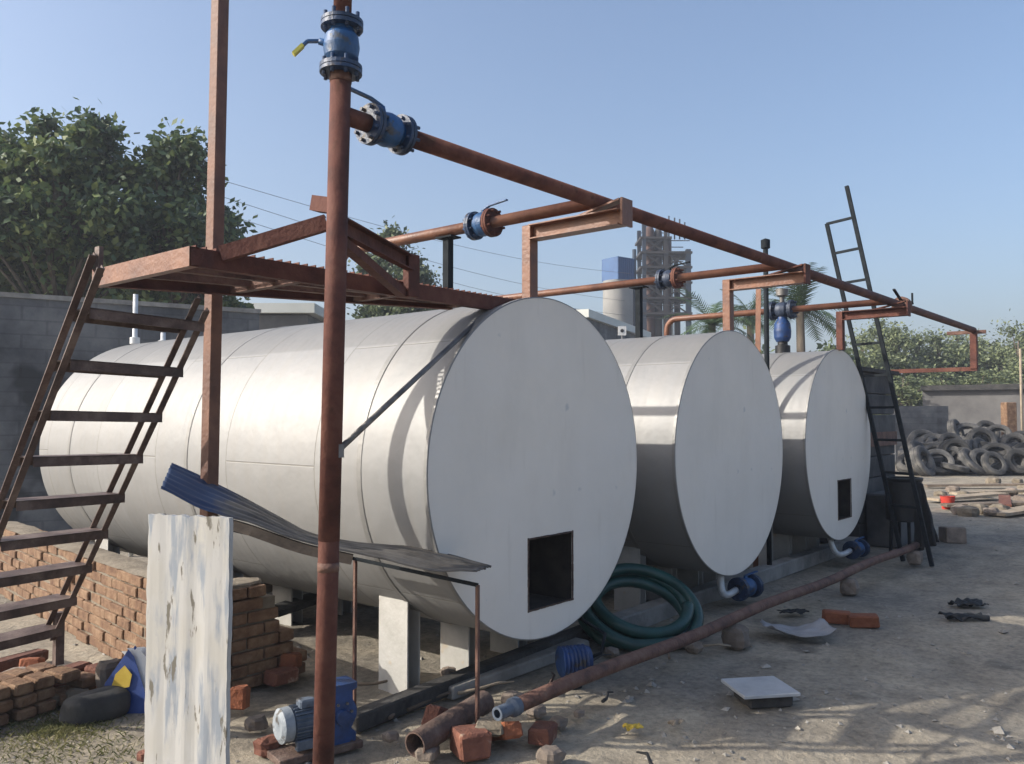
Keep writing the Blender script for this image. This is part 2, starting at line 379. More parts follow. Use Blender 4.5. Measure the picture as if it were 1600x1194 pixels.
def sheet_mat():
    mt, t, b = new_mat('old_roof_sheet')
    tc = N(t, "ShaderNodeTexCoord")
    sp = N(t, "ShaderNodeSeparateXYZ"); L(t, tc.outputs["UV"], sp.inputs[0])
    nz = N(t, "ShaderNodeTexNoise"); nz.inputs["Scale"].default_value = 7; nz.inputs["Detail"].default_value = 7
    L(t, tc.outputs["Object"], nz.inputs["Vector"])
    cr = N(t, "ShaderNodeValToRGB")
    cr.color_ramp.elements[0].position = 0.35; cr.color_ramp.elements[0].color = (0.055, 0.048, 0.040, 1)
    cr.color_ramp.elements[1].position = 0.65; cr.color_ramp.elements[1].color = (0.135, 0.122, 0.105, 1)
    L(t, nz.outputs["Fac"], cr.inputs[0])
    # remains of blue paint towards one end
    ad = N(t, "ShaderNodeMath", operation='MULTIPLY_ADD'); ad.inputs[1].default_value = 0.22
    L(t, nz.outputs["Fac"], ad.inputs[0]); L(t, sp.outputs[0], ad.inputs[2])
    r2 = N(t, "ShaderNodeMapRange"); r2.inputs["From Min"].default_value = 0.26; r2.inputs["From Max"].default_value = 0.36
    r2.inputs["To Min"].default_value = 1.0; r2.inputs["To Max"].default_value = 0.0
    L(t, ad.outputs[0], r2.inputs["Value"])
    mx = N(t, "ShaderNodeMix", data_type='RGBA'); mx.inputs["B"].default_value = (0.026, 0.050, 0.115, 1)
    L(t, r2.outputs[0], mx.inputs["Factor"]); L(t, cr.outputs[0], mx.inputs["A"])
    L(t, mx.outputs["Result"], b.inputs["Base Color"])
    b.inputs["Roughness"].default_value = 0.6
    b.inputs["Metallic"].default_value = 0.2
    return mt
M['sheet'] = sheet_mat()

def ground_mat():
    mt, t, b = new_mat('packed_dirt')
    tc = N(t, "ShaderNodeTexCoord")
    def nz(scale, det=8, ro=0.62):
        n = N(t, "ShaderNodeTexNoise"); n.inputs["Scale"].default_value = scale; n.inputs["Detail"].default_value = det
        n.inputs["Roughness"].default_value = ro
        L(t, tc.outputs["Object"], n.inputs["Vector"]); return n.outputs["Fac"]
    big, mid, fine = nz(0.55), nz(2.6), nz(22, 6, 0.7)
    def ramp(f, stops):
        cr = N(t, "ShaderNodeValToRGB"); el = cr.color_ramp.elements
        for i, (p, c) in enumerate(stops):
            e = el[i] if i < 2 else el.new(p)
            e.position = p
        for i, e in enumerate(sorted(el, key=lambda e: e.position)):
            e.color = (*stops[i][1], 1)
        L(t, f, cr.inputs[0]); return cr.outputs[0]
    c1 = ramp(mid, [(0.30, (0.225, 0.203, 0.168)), (0.50, (0.325, 0.296, 0.243)), (0.70, (0.42, 0.382, 0.31))])
    c2 = ramp(big, [(0.38, (0.66, 0.66, 0.68)), (0.62, (1.05, 1.0, 0.93))])
    mx = N(t, "ShaderNodeMix", data_type='RGBA', blend_type='MULTIPLY'); mx.inputs["Factor"].default_value = 1
    L(t, c1, mx.inputs["A"]); L(t, c2, mx.inputs["B"])
    c3 = ramp(fine, [(0.30, (0.62, 0.62, 0.62)), (0.55, (1.0, 1.0, 1.0)), (0.75, (1.18, 1.16, 1.12))])
    m2 = N(t, "ShaderNodeMix", data_type='RGBA', blend_type='MULTIPLY'); m2.inputs["Factor"].default_value = 1
    L(t, mx.outputs["Result"], m2.inputs["A"]); L(t, c3, m2.inputs["B"])
    # oil stains
    n5 = nz(1.3, 5)
    r5 = N(t, "ShaderNodeMapRange"); r5.inputs["From Min"].default_value = 0.60; r5.inputs["From Max"].default_value = 0.70
    r5.inputs["To Max"].default_value = 0.7
    L(t, n5, r5.inputs["Value"])
    m3 = N(t, "ShaderNodeMix", data_type='RGBA'); m3.inputs["B"].default_value = (0.06, 0.055, 0.05, 1)
    L(t, r5.outputs[0], m3.inputs["Factor"]); L(t, m2.outputs["Result"], m3.inputs["A"])
    L(t, m3.outputs["Result"], b.inputs["Base Color"])
    b.inputs["Roughness"].default_value = 0.95
    b.inputs["Specular IOR Level"].default_value = 0.2
    ad = N(t, "ShaderNodeMath", operation='MULTIPLY_ADD'); ad.inputs[1].default_value = 0.35
    L(t, fine, ad.inputs[0]); L(t, mid, ad.inputs[2])
    bp = N(t, "ShaderNodeBump"); bp.inputs["Strength"].default_value = 0.8; bp.inputs["Distance"].default_value = 0.05
    L(t, ad.outputs[0], bp.inputs["Height"]); L(t, bp.outputs[0], b.inputs["Normal"])
    return mt
M['ground'] = ground_mat()

# ------------------------------------------------------------------ mesh helpers
def wloc(o):
    v = Vector((0, 0, 0))
    while o is not None:
        v = v + o.location
        o = o.parent
    return v

def link(o, parent=None):
    COL.objects.link(o)
    if parent is not None:
        o.parent = parent
    return o

def tag(o, label=None, cat=None, group=None, kind=None):
    if label: o['label'] = label
    if cat: o['category'] = cat
    if group: o['group'] = group
    if kind: o['kind'] = kind
    return o

def thing(name, loc, label, cat, group=None):
    o = bpy.data.objects.new(name, None)
    o.empty_display_size = 0.2
    o.location = loc
    link(o)
    return tag(o, label, cat, group)

def frame_from(axis, up=UP):
    z = axis.normalized()
    x = up.cross(z)
    if x.length < 1e-4:
        x = Vector((1, 0, 0)).cross(z)
    x.normalize()
    y = z.cross(x)
    return x, y, z

class MB:
    def __init__(s):
        s.v, s.f, s.sm, s.uv = [], [], [], None
    def add(s, vs, fs, smooth=False):
        o = len(s.v)
        s.v += [Vector(p) for p in vs]
        for f in fs:
            s.f.append([i + o for i in f]); s.sm.append(smooth)
        return s
    def box(s, c, size, x=(1, 0, 0), y=(0, 1, 0), z=(0, 0, 1), bev=0.0):
        c = Vector(c); x, y, z = Vector(x), Vector(y), Vector(z)
        a, b, d = size[0] / 2, size[1] / 2, size[2] / 2
        if bev <= 0:
            vs = [c + x * (i * a) + y * (j * b) + z * (k * d) for k in (-1, 1) for j in (-1, 1) for i in (-1, 1)]
            return s.add(vs, [(0, 2, 3, 1), (4, 5, 7, 6), (0, 1, 5, 4), (2, 6, 7, 3), (0, 4, 6, 2), (1, 3, 7, 5)])
        e = min(bev, a * 0.9, b * 0.9, d * 0.9)
        prof = [(-a + e, -b), (a - e, -b), (a, -b + e), (a, b - e), (a - e, b), (-a + e, b), (-a, b - e), (-a, -b + e)]
        ins = [(px * (a - e) / a, py * (b - e) / b) for px, py in prof]
        rings = [(-d, ins), (-d + e, prof), (d - e, prof), (d, ins)]
        vs = [c + x * px + y * py + z * zz for zz, pr in rings for px, py in pr]
        fs = []
        for r in range(3):
            for i in range(8):
                j = (i + 1) % 8
                fs.append((r * 8 + i, r * 8 + j, r * 8 + 8 + j, r * 8 + 8 + i))
        fs.append(tuple(range(7, -1, -1))); fs.append(tuple(range(24, 32)))
        return s.add(vs, fs)
    def bar(s, p, q, w, h, up=UP, bev=0.0):
        p, q = Vector(p), Vector(q)
        x, y, z = frame_from(q - p, Vector(up))
        return s.box((p + q) / 2, (w, h, (q - p).length), x, y, z, bev)
    def prism(s, p, q, poly, up=UP):
        """extrude a 2-D outline (x sideways, y up) from p to q"""
        p, q = Vector(p), Vector(q)
        x, y, z = frame_from(q - p, Vector(up))
        n = len(poly)
        vs = [o + x * a + y * b for o in (p, q) for a, b in poly]
        fs = [(i, (i + 1) % n, n + (i + 1) % n, n + i) for i in range(n)]
        tri = tessellate_polygon([[Vector((a, b, 0)) for a, b in poly]])
        fs += [tuple(t) for t in tri] + [tuple(i + n for i in t) for t in tri]
        return s.add(vs, fs)
    def angle(s, p, q, w=0.05, t=0.006, up=UP, flip=1):
        k = flip
        return s.prism(p, q, [(0, 0), (k * w, 0), (k * w, t), (k * t, t), (k * t, w), (0, w)], up)
    def channel(s, p, q, w=0.04, h=0.09, t=0.007, up=UP, flip=1):
        k = flip
        hh = h / 2
        return s.prism(p, q, [(0, -hh), (k * w, -hh), (k * w, -hh + t), (k * t, -hh + t), (k * t, hh - t), (k * w, hh - t), (k * w, hh), (0, hh)], up)
    def tube(s, pts, r, seg=16, cap=True, radii=None, smooth=True):
        pts = [Vector(p) for p in pts]
        n = len(pts)
        t0 = (pts[1] - pts[0]).normalized()
        x, y, _ = frame_from(t0)
        vs, fs = [], []
        prev = t0
        for i, p in enumerate(pts):
            if i == 0: t = t0
            elif i == n - 1: t = (pts[-1] - pts[-2]).normalized()
            else: t = ((pts[i + 1] - p).normalized() + (p - pts[i - 1]).normalized()).normalized()
            q = prev.rotation_difference(t)
            x = q @ x; y = q @ y; prev = t
            rr = radii[i] if radii else r
            for k in range(seg):
                a = 2 * math.pi * k / seg
                vs.append(p + x * (rr * math.cos(a)) + y * (rr * math.sin(a)))
        for i in range(n - 1):
            for k in range(seg):
                j = (k + 1) % seg
                fs.append((i * seg + k, i * seg + j, (i + 1) * seg + j, (i + 1) * seg + k))
        s.add(vs, fs, smooth)
        if cap:
            o = len(s.v) - len(vs)
            s.f.append([o + k for k in range(seg - 1, -1, -1)]); s.sm.append(False)
            s.f.append([o + (n - 1) * seg + k for k in range(seg)]); s.sm.append(False)
        return s
    def lathe(s, o, axis, prof, seg=28, smooth=True, sharp=True):
        """revolve (radius, distance along the axis) pairs"""
        o = Vector(o)
        x, y, z = frame_from(Vector(axis))
        def ring(r, h):
            return [o + z * h + x * (r * math.cos(2 * math.pi * k / seg)) + y * (r * math.sin(2 * math.pi * k / seg)) for k in range(seg)]
        for (r0, h0), (r1, h1) in zip(prof, prof[1:]):
            vs = ring(r0, h0) + ring(r1, h1)
            s.add(vs, [(k, (k + 1) % seg, seg + (k + 1) % seg, seg + k) for k in range(seg)], smooth)
        return s
    def build(s, name, mt, parent=None, loc=None, label=None):
        me = bpy.data.meshes.new(name)
        base = wloc(parent) if parent is not None else Vector((0, 0, 0))
        if loc is None:
            loc = Vector((0, 0, 0)) if parent is not None else Vector((0, 0, 0))
            org = base
        else:
            org = Vector(loc); loc = org - base
        me.from_pydata([tuple(v - org) for v in s.v], [], s.f)
        me.polygons.foreach_set("use_smooth", s.sm)
        me.validate()
        me.update()
        me.materials.append(mt)
        o = bpy.data.objects.new(name, me)
        o.location = loc
        link(o, parent)
        if label: o['label'] = label
        return o

def solo(mb, name, mt, loc, label, cat, group=None):
    """a thing that is one mesh"""
    return tag(mb.build(name, mt, None, loc), label, cat, group)

def copy_tree(o, parent=None):
    c = o.copy(); COL.objects.link(c)
    if parent is not None: c.parent = parent
    for ch in list(o.children):
        copy_tree(ch, c)
    return c

def rock(mb, c, size, seed, flat=1.0, jag=0.28):
    """an irregular stone or broken lump"""
    c = Vector(c)
    n, mrows = 9, 6
    vs, fs = [], []
    sd = Vector((seed * 13.1, seed * 7.7, seed * 3.3))
    for i in range(mrows + 1):
        th = math.pi * i / mrows
        for k in range(n):
            ph = 2 * math.pi * k / n
            d = Vector((math.sin(th) * math.cos(ph), math.sin(th) * math.sin(ph), math.cos(th)))
            r = 1 + jag * noise.noise(d * 1.4 + sd) + 0.5 * jag * noise.noise(d * 3.1 + sd)
            d2 = Vector([math.copysign(abs(q) ** 0.65, q) for q in d])
            vs.append(c + Vector((d2.x * size[0] / 2, d2.y * size[1] / 2, d2.z * size[2] / 2)) * r * 0.9)
    for i in range(mrows):
        for k in range(n):
            j = (k + 1) % n
            fs.append((i * n + k, i * n + j, (i + 1) * n + j, (i + 1) * n + k))
    return mb.add(vs, fs, False)

# ------------------------------------------------------------------ ground
def gh(x, y):
    """height of the dirt"""
    a = 0.030 * noise.noise(Vector((x * 0.55, y * 0.55, 1.7))) + 0.018 * noise.noise(Vector((x * 1.9, y * 1.9, 5.1))) + 0.008 * noise.noise(Vector((x * 6, y * 6, 9.0)))
    far = max(abs(x - 6), abs(y - 5))
    return a * max(0.0, min(1.0, (30 - far) / 12)) - 0.012

def build_ground():
    def axis(lo, hi, step, ext):
        a = list(np.arange(lo, hi + 1e-6, step))
        s, left, right = step, [], []
        x = lo
        while x > -ext:
            s *= 1.25; x -= s; left.append(x)
        s, x = step, hi
        while x < ext:
            s *= 1.25; x += s; right.append(x)
        return left[::-1] + a + right
    xs = axis(-0.5, 15, 0.07, 1500); ys = axis(-0.5, 9.5, 0.07, 1500)
    vs = [(x, y, gh(x, y)) for y in ys for x in xs]
    nx = len(xs)
    fs = [(j * nx + i, j * nx + i + 1, (j + 1) * nx + i + 1, (j + 1) * nx + i) for j in range(len(ys) - 1) for i in range(nx - 1)]
    mb = MB(); mb.add(vs, fs, True)
    tag(mb.build('ground', M['ground']), kind='structure')
build_ground()

# ------------------------------------------------------------------ the three tanks
TR, TZ = 1.10, 1.42
FRONT = 3.39
TX = [4.42, 7.22, 10.05]
TLEN = 5.3
LEG_X = [-0.70, -0.13, 0.40, 0.78]

def make_tank(X, label, opening, length=TLEN):
    t = thing('storage_tank', (X, FRONT, 0), label, 'tank', 'row of three horizontal tanks')
    ctr = Vector((X, FRONT, TZ))
    seg = 96
    mb = MB()
    ny = 24
    vs, fs = [], []
    for j in range(ny + 1):
        y = length * j / ny
        for k in range(seg):
            a = 2 * math.pi * k / seg
            r = TR + 0.004 * noise.noise(Vector((math.cos(a) * 1.5, math.sin(a) * 1.5, y * 1.1 + X)))
            vs.append(ctr + Vector((r * math.sin(a), y, r * math.cos(a))))
    for j in range(ny):
        for k in range(seg):
            q = (k + 1) % seg
            fs.append((j * seg + k, j * seg + q, (j + 1) * seg + q, (j + 1) * seg + k))
    mb.add(vs, fs, True)
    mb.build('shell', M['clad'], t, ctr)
    # ring laps
    for y in (0.56, 2.57, 4.62):
        b = MB()
        b.lathe(ctr + Vector((0, y, 0)), (0, 1, 0), [(TR + 0.0015, 0), (TR + 0.0045, 0.004), (TR + 0.0045, 0.045), (TR + 0.0015, 0.049)], seg)
        b.build('lap_band', M['clad_band'], t)
    # front plate, slightly dished, with or without its cut opening
    ring = [Vector(((TR + 0.006) * math.sin(2 * math.pi * k / seg), (TR + 0.006) * math.cos(2 * math.pi * k / seg), 0)) for k in range(seg)]
    loops = [ring]
    if opening:
        x0, x1, z0, z1 = opening
        loops.append([Vector((x0, z0, 0)), Vector((x0, z1, 0)), Vector((x1, z1, 0)), Vector((x1, z0, 0))])
    flat = [p for l in loops for p in l]
    tri = tessellate_polygon(loops)
    for yy in (-0.008,):
        mb = MB()
        n = len(flat)
        vs = [ctr + Vector((p.x, yy, p.y)) for p in flat] + [ctr + Vector((p.x, yy + 0.008, p.y)) for p in flat]
        fs = [tuple(q) for q in tri] + [tuple(i + n for i in reversed(q)) for q in tri]
        fs += [(k, (k + 1) % seg, n + (k + 1) % seg, n + k) for k in range(seg)]
        if opening:
            h = [seg, seg + 1, seg + 2, seg + 3]
            fs += [(h[i], h[(i + 1) % 4], n + h[(i + 1) % 4], n + h[i]) for i in range(4)]
        mb.add(vs, fs)
        fp = mb.build('front_plate', M['front_plate'], t)
    e = MB()
    e.lathe(ctr + Vector((0, -0.010, 0)), (0, 1, 0), [(TR + 0.004, 0.0), (TR + 0.012, 0.004), (TR + 0.012, 0.028), (TR + 0.003, 0.032)], seg)
    e.build('rim', M['clad_band'], fp)
    b = MB()
    b.lathe(ctr + Vector((0, length, 0)), (0, 1, 0), [(TR, 0), (TR * 0.93, 0.06), (TR * 0.7, 0.13), (0.001, 0.19)], seg)
    b.build('back_plate', M['front_plate'], t)
    if opening:
        x0, x1, z0, z1 = opening
        d = 0.9
        b = MB()
        P = lambda x, y, z: ctr + Vector((x, y, z))
        g = 0.012
        c0 = [P(x0 - g, 0.002, z0 - g), P(x1 + g, 0.002, z0 - g), P(x1 + g, 0.002, z1 + g), P(x0 - g, 0.002, z1 + g)]
        c1 = [p + Vector((0, d, 0)) for p in c0]
        b.add(c0 + c1, [(0, 1, 5, 4), (1, 2, 6, 5), (2, 3, 7, 6), (3, 0, 4, 7), (4, 5, 6, 7)])
        fo = b.build('fire_opening', M['soot'], t)
        lip = MB()
        for (ax_, az_), (bx_, bz_) in (((x0, z0), (x1, z0)), ((x1, z0), (x1, z1)), ((x1, z1), (x0, z1)), ((x0, z1), (x0, z0))):
            for q in range(14):
                u = (q + 0.5) / 14
                wv = 0.010 + 0.008 * rng.random()
                px_, pz_ = ax_ + (bx_ - ax_) * u, az_ + (bz_ - az_) * u
                lip.box(P(px_, -0.0095, pz_), (abs(bx_ - ax_) / 13 + wv * 0.8, 0.006, abs(bz_ - az_) / 13 + wv * 0.8))
        lip.build('cut_edge', M['rust_dark'], fo)
    # standing plates that carry the drum
    for row in (0.58, 2.6, 4.7):
        for k, ox in enumerate(LEG_X):
            top = TZ - math.sqrt(TR * TR - ox * ox) + 0.02
            if row < 1 and k == 0: top += 0.02
            g = MB()
            y0 = FRONT + row
            mnx = Vector((X + ox, y0 + 0.13, (top - 0.03) / 2 - 0.03 + 0.0))
            g.box((X + ox, y0 + 0.13, (top - 0.05) / 2), (0.012, 0.27, top + 0.05))
            g.box((X + ox + 0.056, y0 + 0.13, (top - 0.06) / 2), (0.098, 0.012, top + 0.02))
            g.box((X + ox + 0.111, y0 + 0.13, (top - 0.07) / 2), (0.010, 0.25, top + 0.0))
            g.build('leg', M['white_plate'], t)
    return t

tank_a = make_tank(TX[0], 'nearest large silver tank with a square black opening, beside the steel stair', (4.21 - TX[0], 4.69 - TX[0], 0.51 - TZ, 0.965 - TZ))
tank_b = make_tank(TX[1], 'middle silver tank of the row, its front plate without an opening', None)
tank_c = make_tank(TX[2], 'farthest silver tank, with a small black opening, beside the tall ladder', (9.92 - TX[2], 10.38 - TX[2], 0.55 - TZ, 1.0 - TZ))

# crossing lap seam sheet of the near tank (wide cladding strip just behind the front)
# ------------------------------------------------------------------ pipework
HA, HB = hit(531, 178, Y=3.05), hit(1521, 516, Y=2.72)
def header_at(X):
    f = (X - HA.x) / (HB.x - HA.x)
    return HA.lerp(HB, f)
HR = 0.045

def valve(parent, c, axis, r, name='valve', blue='valve_blue', length=0.24, lever=None, grip=None, rust_end=False, bolts=8):
    """flanged ball valve: body, two bolted flanges and a lever as sub-parts"""
    c = Vector(c); axis = Vector(axis).normalized()
    h = length / 2
    b = MB()
    b.lathe(c - axis * h, axis, [(r * 1.25, 0), (r * 1.25, h * 0.3), (r * 1.7, h * 0.55), (r * 1.85, h), (r * 1.7, h * 1.45), (r * 1.25, h * 1.7), (r * 1.25, h * 2)], 24)
    x, y, z = frame_from(axis)
    v = b.build(name, M[blue], parent)
    for sgn in (-1, 1):
        f = MB()
        for off, tt in ((0, 0.018), (0.021, 0.016)):
            o = c + axis * sgn * (h - 0.012 + off)
            f.lathe(o - axis * tt / 2, axis, [(r * 0.9, 0), (r * 2.15, 0), (r * 2.15, tt), (r * 0.9, tt)], 28, smooth=False)
        for k in range(bolts):
            a = 2 * math.pi * (k + 0.5) / bolts
            p = c + axis * sgn * h + (x * math.cos(a) + y * math.sin(a)) * r * 1.75
            f.tube([p - axis * 0.035, p + axis * 0.048], r * 0.20, 8)
        f.build('flange', M['oxide' if (rust_end and sgn > 0) else ('valve_dark' if blue == 'valve_dark' else 'flange_blue')], v)
    if lever:
        pts = [Vector(p) for p in lever]
        l = MB()
        st = (pts[0] - c)
        l.tube([c + st.normalized() * r, pts[0]], r * 0.35, 10)
        for p, q in zip(pts, pts[1:]):
            l.bar(p, q, 0.026, 0.009, up=axis if abs((q - p).normalized().dot(axis)) < 0.8 else UP)
        l.build('lever', M['valve_blue' if blue != 'valve_dark' else 'dark_steel'], v)
        if grip:
            g = MB(); g.bar(grip[0], grip[1], 0.032, 0.016); g.build('grip', M['yellow'], v)
    return v

# riser
RB = hit(505, 1194, Y=3.05)
r_dir = (HA - RB)
r_bot = RB - r_dir * (RB.z / r_dir.z)
r_top = HA + r_dir * ((5.4 - HA.z) / r_dir.z)
riser = thing('standpipe', r_bot, 'tall vertical red-brown pipe carrying the upright blue valve at its top', 'pipe')
def r_at(z): return r_bot + (r_top - r_bot) * ((z - r_bot.z) / (r_top.z - r_bot.z))
vz0, vz1 = hit(538, 112, Y=3.05).z, hit(538, 40, Y=3.05).z
vz = (vz0 + vz1) / 2
mb = MB(); mb.tube([r_at(-0.05), r_at(1.20), r_at(vz0)], 0.0465, 24); mb.tube([r_at(1.195), r_at(vz0 - 0.02)], 0.048, 24)
mb.build('pipe', M['oxide'], riser)
mb = MB(); mb.tube([r_at(vz1), r_top], 0.042, 24); mb.build('pipe', M['oxide'], riser)
for zc, rc in ((3.28, 0.0505), (1.06, 0.0485)):
    mb = MB(); mb.tube([r_at(zc), r_at(zc + 0.04)], rc, 24); mb.build('weld_collar', M['rust_pipe'], riser)
vc = r_at(vz)
lv1 = vc - RIGHT * 0.10 - FWD * 0.02 + UP * 0.02
lv2 = vc - RIGHT * 0.15 - FWD * 0.03 + UP * 0.015
lv3 = vc - RIGHT * 0.205 - FWD * 0.04 - UP * 0.045
valve(riser, vc, r_at(4) - r_at(3), 0.045, length=vz1 - vz0, lever=[lv1, lv2, lv3], grip=(lv2 + (lv3 - lv2) * 0.35, lv3 + (lv3 - lv2) * 0.1))
mb = MB(); mb.box(r_bot + Vector((0, 0, 0.0)), (0.2, 0.2, 0.02)); mb.build('base_plate', M['oxide'], riser)

# header
header = thing('header_pipe', header_at(4.0), 'long dark red pipe sloping across the sky above all tank fronts', 'pipe')
hd = (HB - HA).normalized()
v0 = header_at(hit(582, 195, Y=3.03).x); v1 = header_at(hit(630, 210, Y=3.03).x)
mb = MB(); mb.tube([HA, v0], HR * 0.95, 20); mb.build('stub', M['oxide'], header)
mb = MB(); mb.tube([v1, HB], HR, 20); mb.build('pipe', M['oxide'], header)
hc = (v0 + v1) / 2
valve(header, hc, hd, 0.045, length=(v1 - v0).length, lever=[hc - hd * 0.03 + UP * 0.105, hc - hd * 0.10 + UP * 0.125, hc - hd * 0.24 + UP * 0.135])
for px in (1417,):
    p = header_at(hit(px, 480, Y=2.76).x)
    mb = MB()
    for o in (-0.03, 0.03):
        mb.lathe(p + hd * (o - 0.012), hd, [(HR, 0), (0.105, 0), (0.105, 0.024), (HR, 0.024)], 24, smooth=False)
    mb.build('flange_pair', M['rust_pipe'], header)
    mb = MB(); mb.bar(p + UP * 0.05 + hd * 0.05, p + UP * 0.07 + hd * 0.42, 0.025, 0.02); mb.bar(p + UP * 0.06 + hd * 0.41, p + UP * 0.20 + hd * 0.41, 0.02, 0.02); mb.bar(p + UP * 0.05, p + UP * 0.16 - hd * 0.28, 0.03, 0.015)
    mb.build('lever', M['dark_steel'], header)

# brackets holding the header off the tanks
br_names = ['orange steel angle bracket on top of the nearest tank front', 'orange steel angle bracket on top of the middle tank', 'rusty steel angle bracket on top of the farthest tank']
post_px = [828, 1138, 1313]
for i, X in enumerate(TX):
    hp = header_at(X)
    py = hit(post_px[i], 500, X=X).y
    top = hp.z - HR - 0.035
    t = thing('pipe_bracket', (X, py, TZ + TR), br_names[i], 'bracket', 'brackets under the header pipe')
    mt = M['oxide_orange'] if i < 2 else M['oxide']
    mb = MB(); mb.box((X, py, (TZ + TR + top) / 2), (0.085, 0.075, top - TZ - TR), bev=0.004); mb.build('post', mt, t)
    mb = MB(); mb.channel((X, py - 0.04, top - 0.055), (X, hp.y - 0.20, top - 0.055), 0.07, 0.10, 0.008, flip=-1)
    mb.channel((X - 0.002, py - 0.04, top - 0.055), (X - 0.002, hp.y - 0.19, top - 0.055), 0.05, 0.094, 0.008)
    mb.build('arm', mt, t)
    mb = MB(); mb.box((X + 0.02, hp.y - 0.21, top - 0.02), (0.12, 0.016, 0.17)); mb.bar((X, hp.y - 0.19, top + 0.06), (X, hp.y + 0.12, top - 0.0), 0.07, 0.012)
    mb.build('clamp_plate', M['oxide_orange' if i == 0 else 'oxide'], t)

# branches
br_lab = ['orange branch pipe with a blue valve from the nearest tank to the header', 'orange branch pipe with a dark valve above the middle tank', 'rusty branch pipe with an elbow and a bright blue relief valve on the farthest tank']
ends = [5.56, 6.6, 5.67]
vpx = [(755, 356), (1046, 436), None]
for i, X in enumerate(TX):
    hp = header_at(X)
    z = hp.z - 0.005
    t = thing('branch_pipe', (X, ends[i], TZ + TR), br_lab[i], 'pipe', 'branch pipes to the tanks')
    mt = M['oxide_orange']
    e = ends[i]
    el = [Vector((X, hp.y + 0.02, z)), Vector((X, e - 0.15, z))]
    for k in range(1, 6):
        a = math.pi / 2 * k / 6
        el.append(Vector((X, e - 0.15 + 0.15 * math.sin(a), z - 0.15 + 0.15 * math.cos(a))))
    el += [Vector((X, e, z - 0.15)), Vector((X, e, TZ + TR - 0.02))]
    mb = MB(); mb.tube(el, 0.041 if i == 0 else 0.038, 18); mb.build('pipe', mt, t)
    if vpx[i]:
        y = hit(vpx[i][0], vpx[i][1], X=X).y
        c = Vector((X, y, z))
        lev = [c + UP * 0.10, c + Vector((0, -0.06, 0.125)), c + Vector((0, -0.22, 0.14))]
        valve(t, c, (0, -1, 0), 0.047, blue='valve_blue' if i == 0 else 'valve_dark', length=0.17, lever=lev, rust_end=True)
        # dark prop under the pipe
        y = hit(700 if i == 0 else 998, 430, X=X).y
        mb = MB(); mb.box((X, y, (z - 0.045 + TZ + TR) / 2), (0.055, 0.055, z - 0.045 - TZ - TR)); mb.box((X, y, z - 0.05), (0.11, 0.16, 0.012))
        mb.build('prop', M['dark_steel'], t)
    else:
        y = hit(1222, 470, X=X).y
        c = Vector((X, y, z))
        valve(t, c, (0, -1, 0), 0.055, blue='valve_dark', length=0.24)
        mb = MB()
        mb.lathe((X, y, TZ + TR + 0.14), UP, [(0.001, 0), (0.075, 0), (0.10, 0.05), (0.105, 0.13), (0.095, 0.22), (0.06, 0.28), (0.05, 0.32), (0.05, 0.40), (0.001, 0.40)], 24)
        mb.build('relief_valve', M['pump_blue'], t)
        mb = MB(); mb.lathe((X, y, TZ + TR - 0.01), UP, [(0.09, 0), (0.09, 0.10), (0.06, 0.11), (0.06, 0.155)], 20); mb.build('valve_foot', M['black_plastic'], t)
        mb = MB(); mb.lathe((X, y, z + 0.06), UP, [(0.03, 0), (0.03, 0.1), (0.07, 0.12), (0.075, 0.2), (0.001, 0.21)], 16); mb.build('valve_bonnet', M['grey_steel'], t)

# frame at the far end of the header
e = HB
fr = thing('end_support_frame', (e.x, e.y, 2.3), 'rusty post with a crossbar holding up the far end of the long header pipe', 'support')
zb = hit(1510, 577, X=e.x).z
mb = MB(); mb.box((e.x, e.y, (zb + e.z - 0.05) / 2), (0.09, 0.09, e.z - 0.05 - zb), bev=0.004); mb.build('post', M['oxide'], fr)
mb = MB(); mb.bar(e + Vector((-0.02, 0.35, -0.03)), e + Vector((0.02, -0.16, -0.03)), 0.07, 0.05); mb.build('crossbar', M['rust_pipe'], fr)
mb = MB(); mb.bar((e.x, e.y - 0.04, zb), (e.x, 5.2, zb), 0.06, 0.06); mb.build('bottom_bar', M['oxide'], fr)

# ------------------------------------------------------------------ platform
PX0, PX1, PY0, PY1, PZ = 1.93, 4.43, 3.47, 4.26, 2.50
pf = thing('access_platform', (PX0, PY1, 0), 'red-brown steel platform of open grating reaching from the stair to the nearest tank', 'platform')
bt = 0.085
def far_y(x): return 4.43 - 0.40 * (x - PX0)              # the deck narrows towards the tank
mb = MB()
mb.channel((PX0, PY0, PZ - bt / 2), (PX1, PY0, PZ - bt / 2), 0.045, bt, 0.007, flip=1); mb.build('edge_beam', M['oxide'], pf)
mb = MB(); mb.channel((PX0, far_y(PX0), PZ - bt / 2), (3.80, far_y(3.80), PZ - bt / 2), 0.045, bt, 0.007, flip=-1); mb.build('edge_beam', M['oxide'], pf)
mb = MB(); mb.channel((PX0 - 0.003, far_y(PX0), PZ - bt / 2), (PX0 - 0.003, PY0, PZ - bt / 2), 0.045, bt + 0.004, 0.007, flip=1); mb.build('end_beam', M['oxide_orange'], pf)
for X in (2.55, 3.20, 3.75):
    mb = MB(); mb.angle((X, far_y(X) - 0.03, PZ - 0.075), (X, PY0 + 0.01, PZ - 0.075), 0.045, 0.006); mb.build('cross_member', M['rust_pipe'], pf)
mb = MB(); mb.box((PX1 - 0.02, PY0 + 0.0, PZ - 0.06), (0.11, 0.09, 0.06)); mb.box((PX1 - 0.20, PY0 + 0.03, PZ - 0.11), (0.06, 0.05, 0.05)); mb.build('end_shoe', M['oxide'], pf)
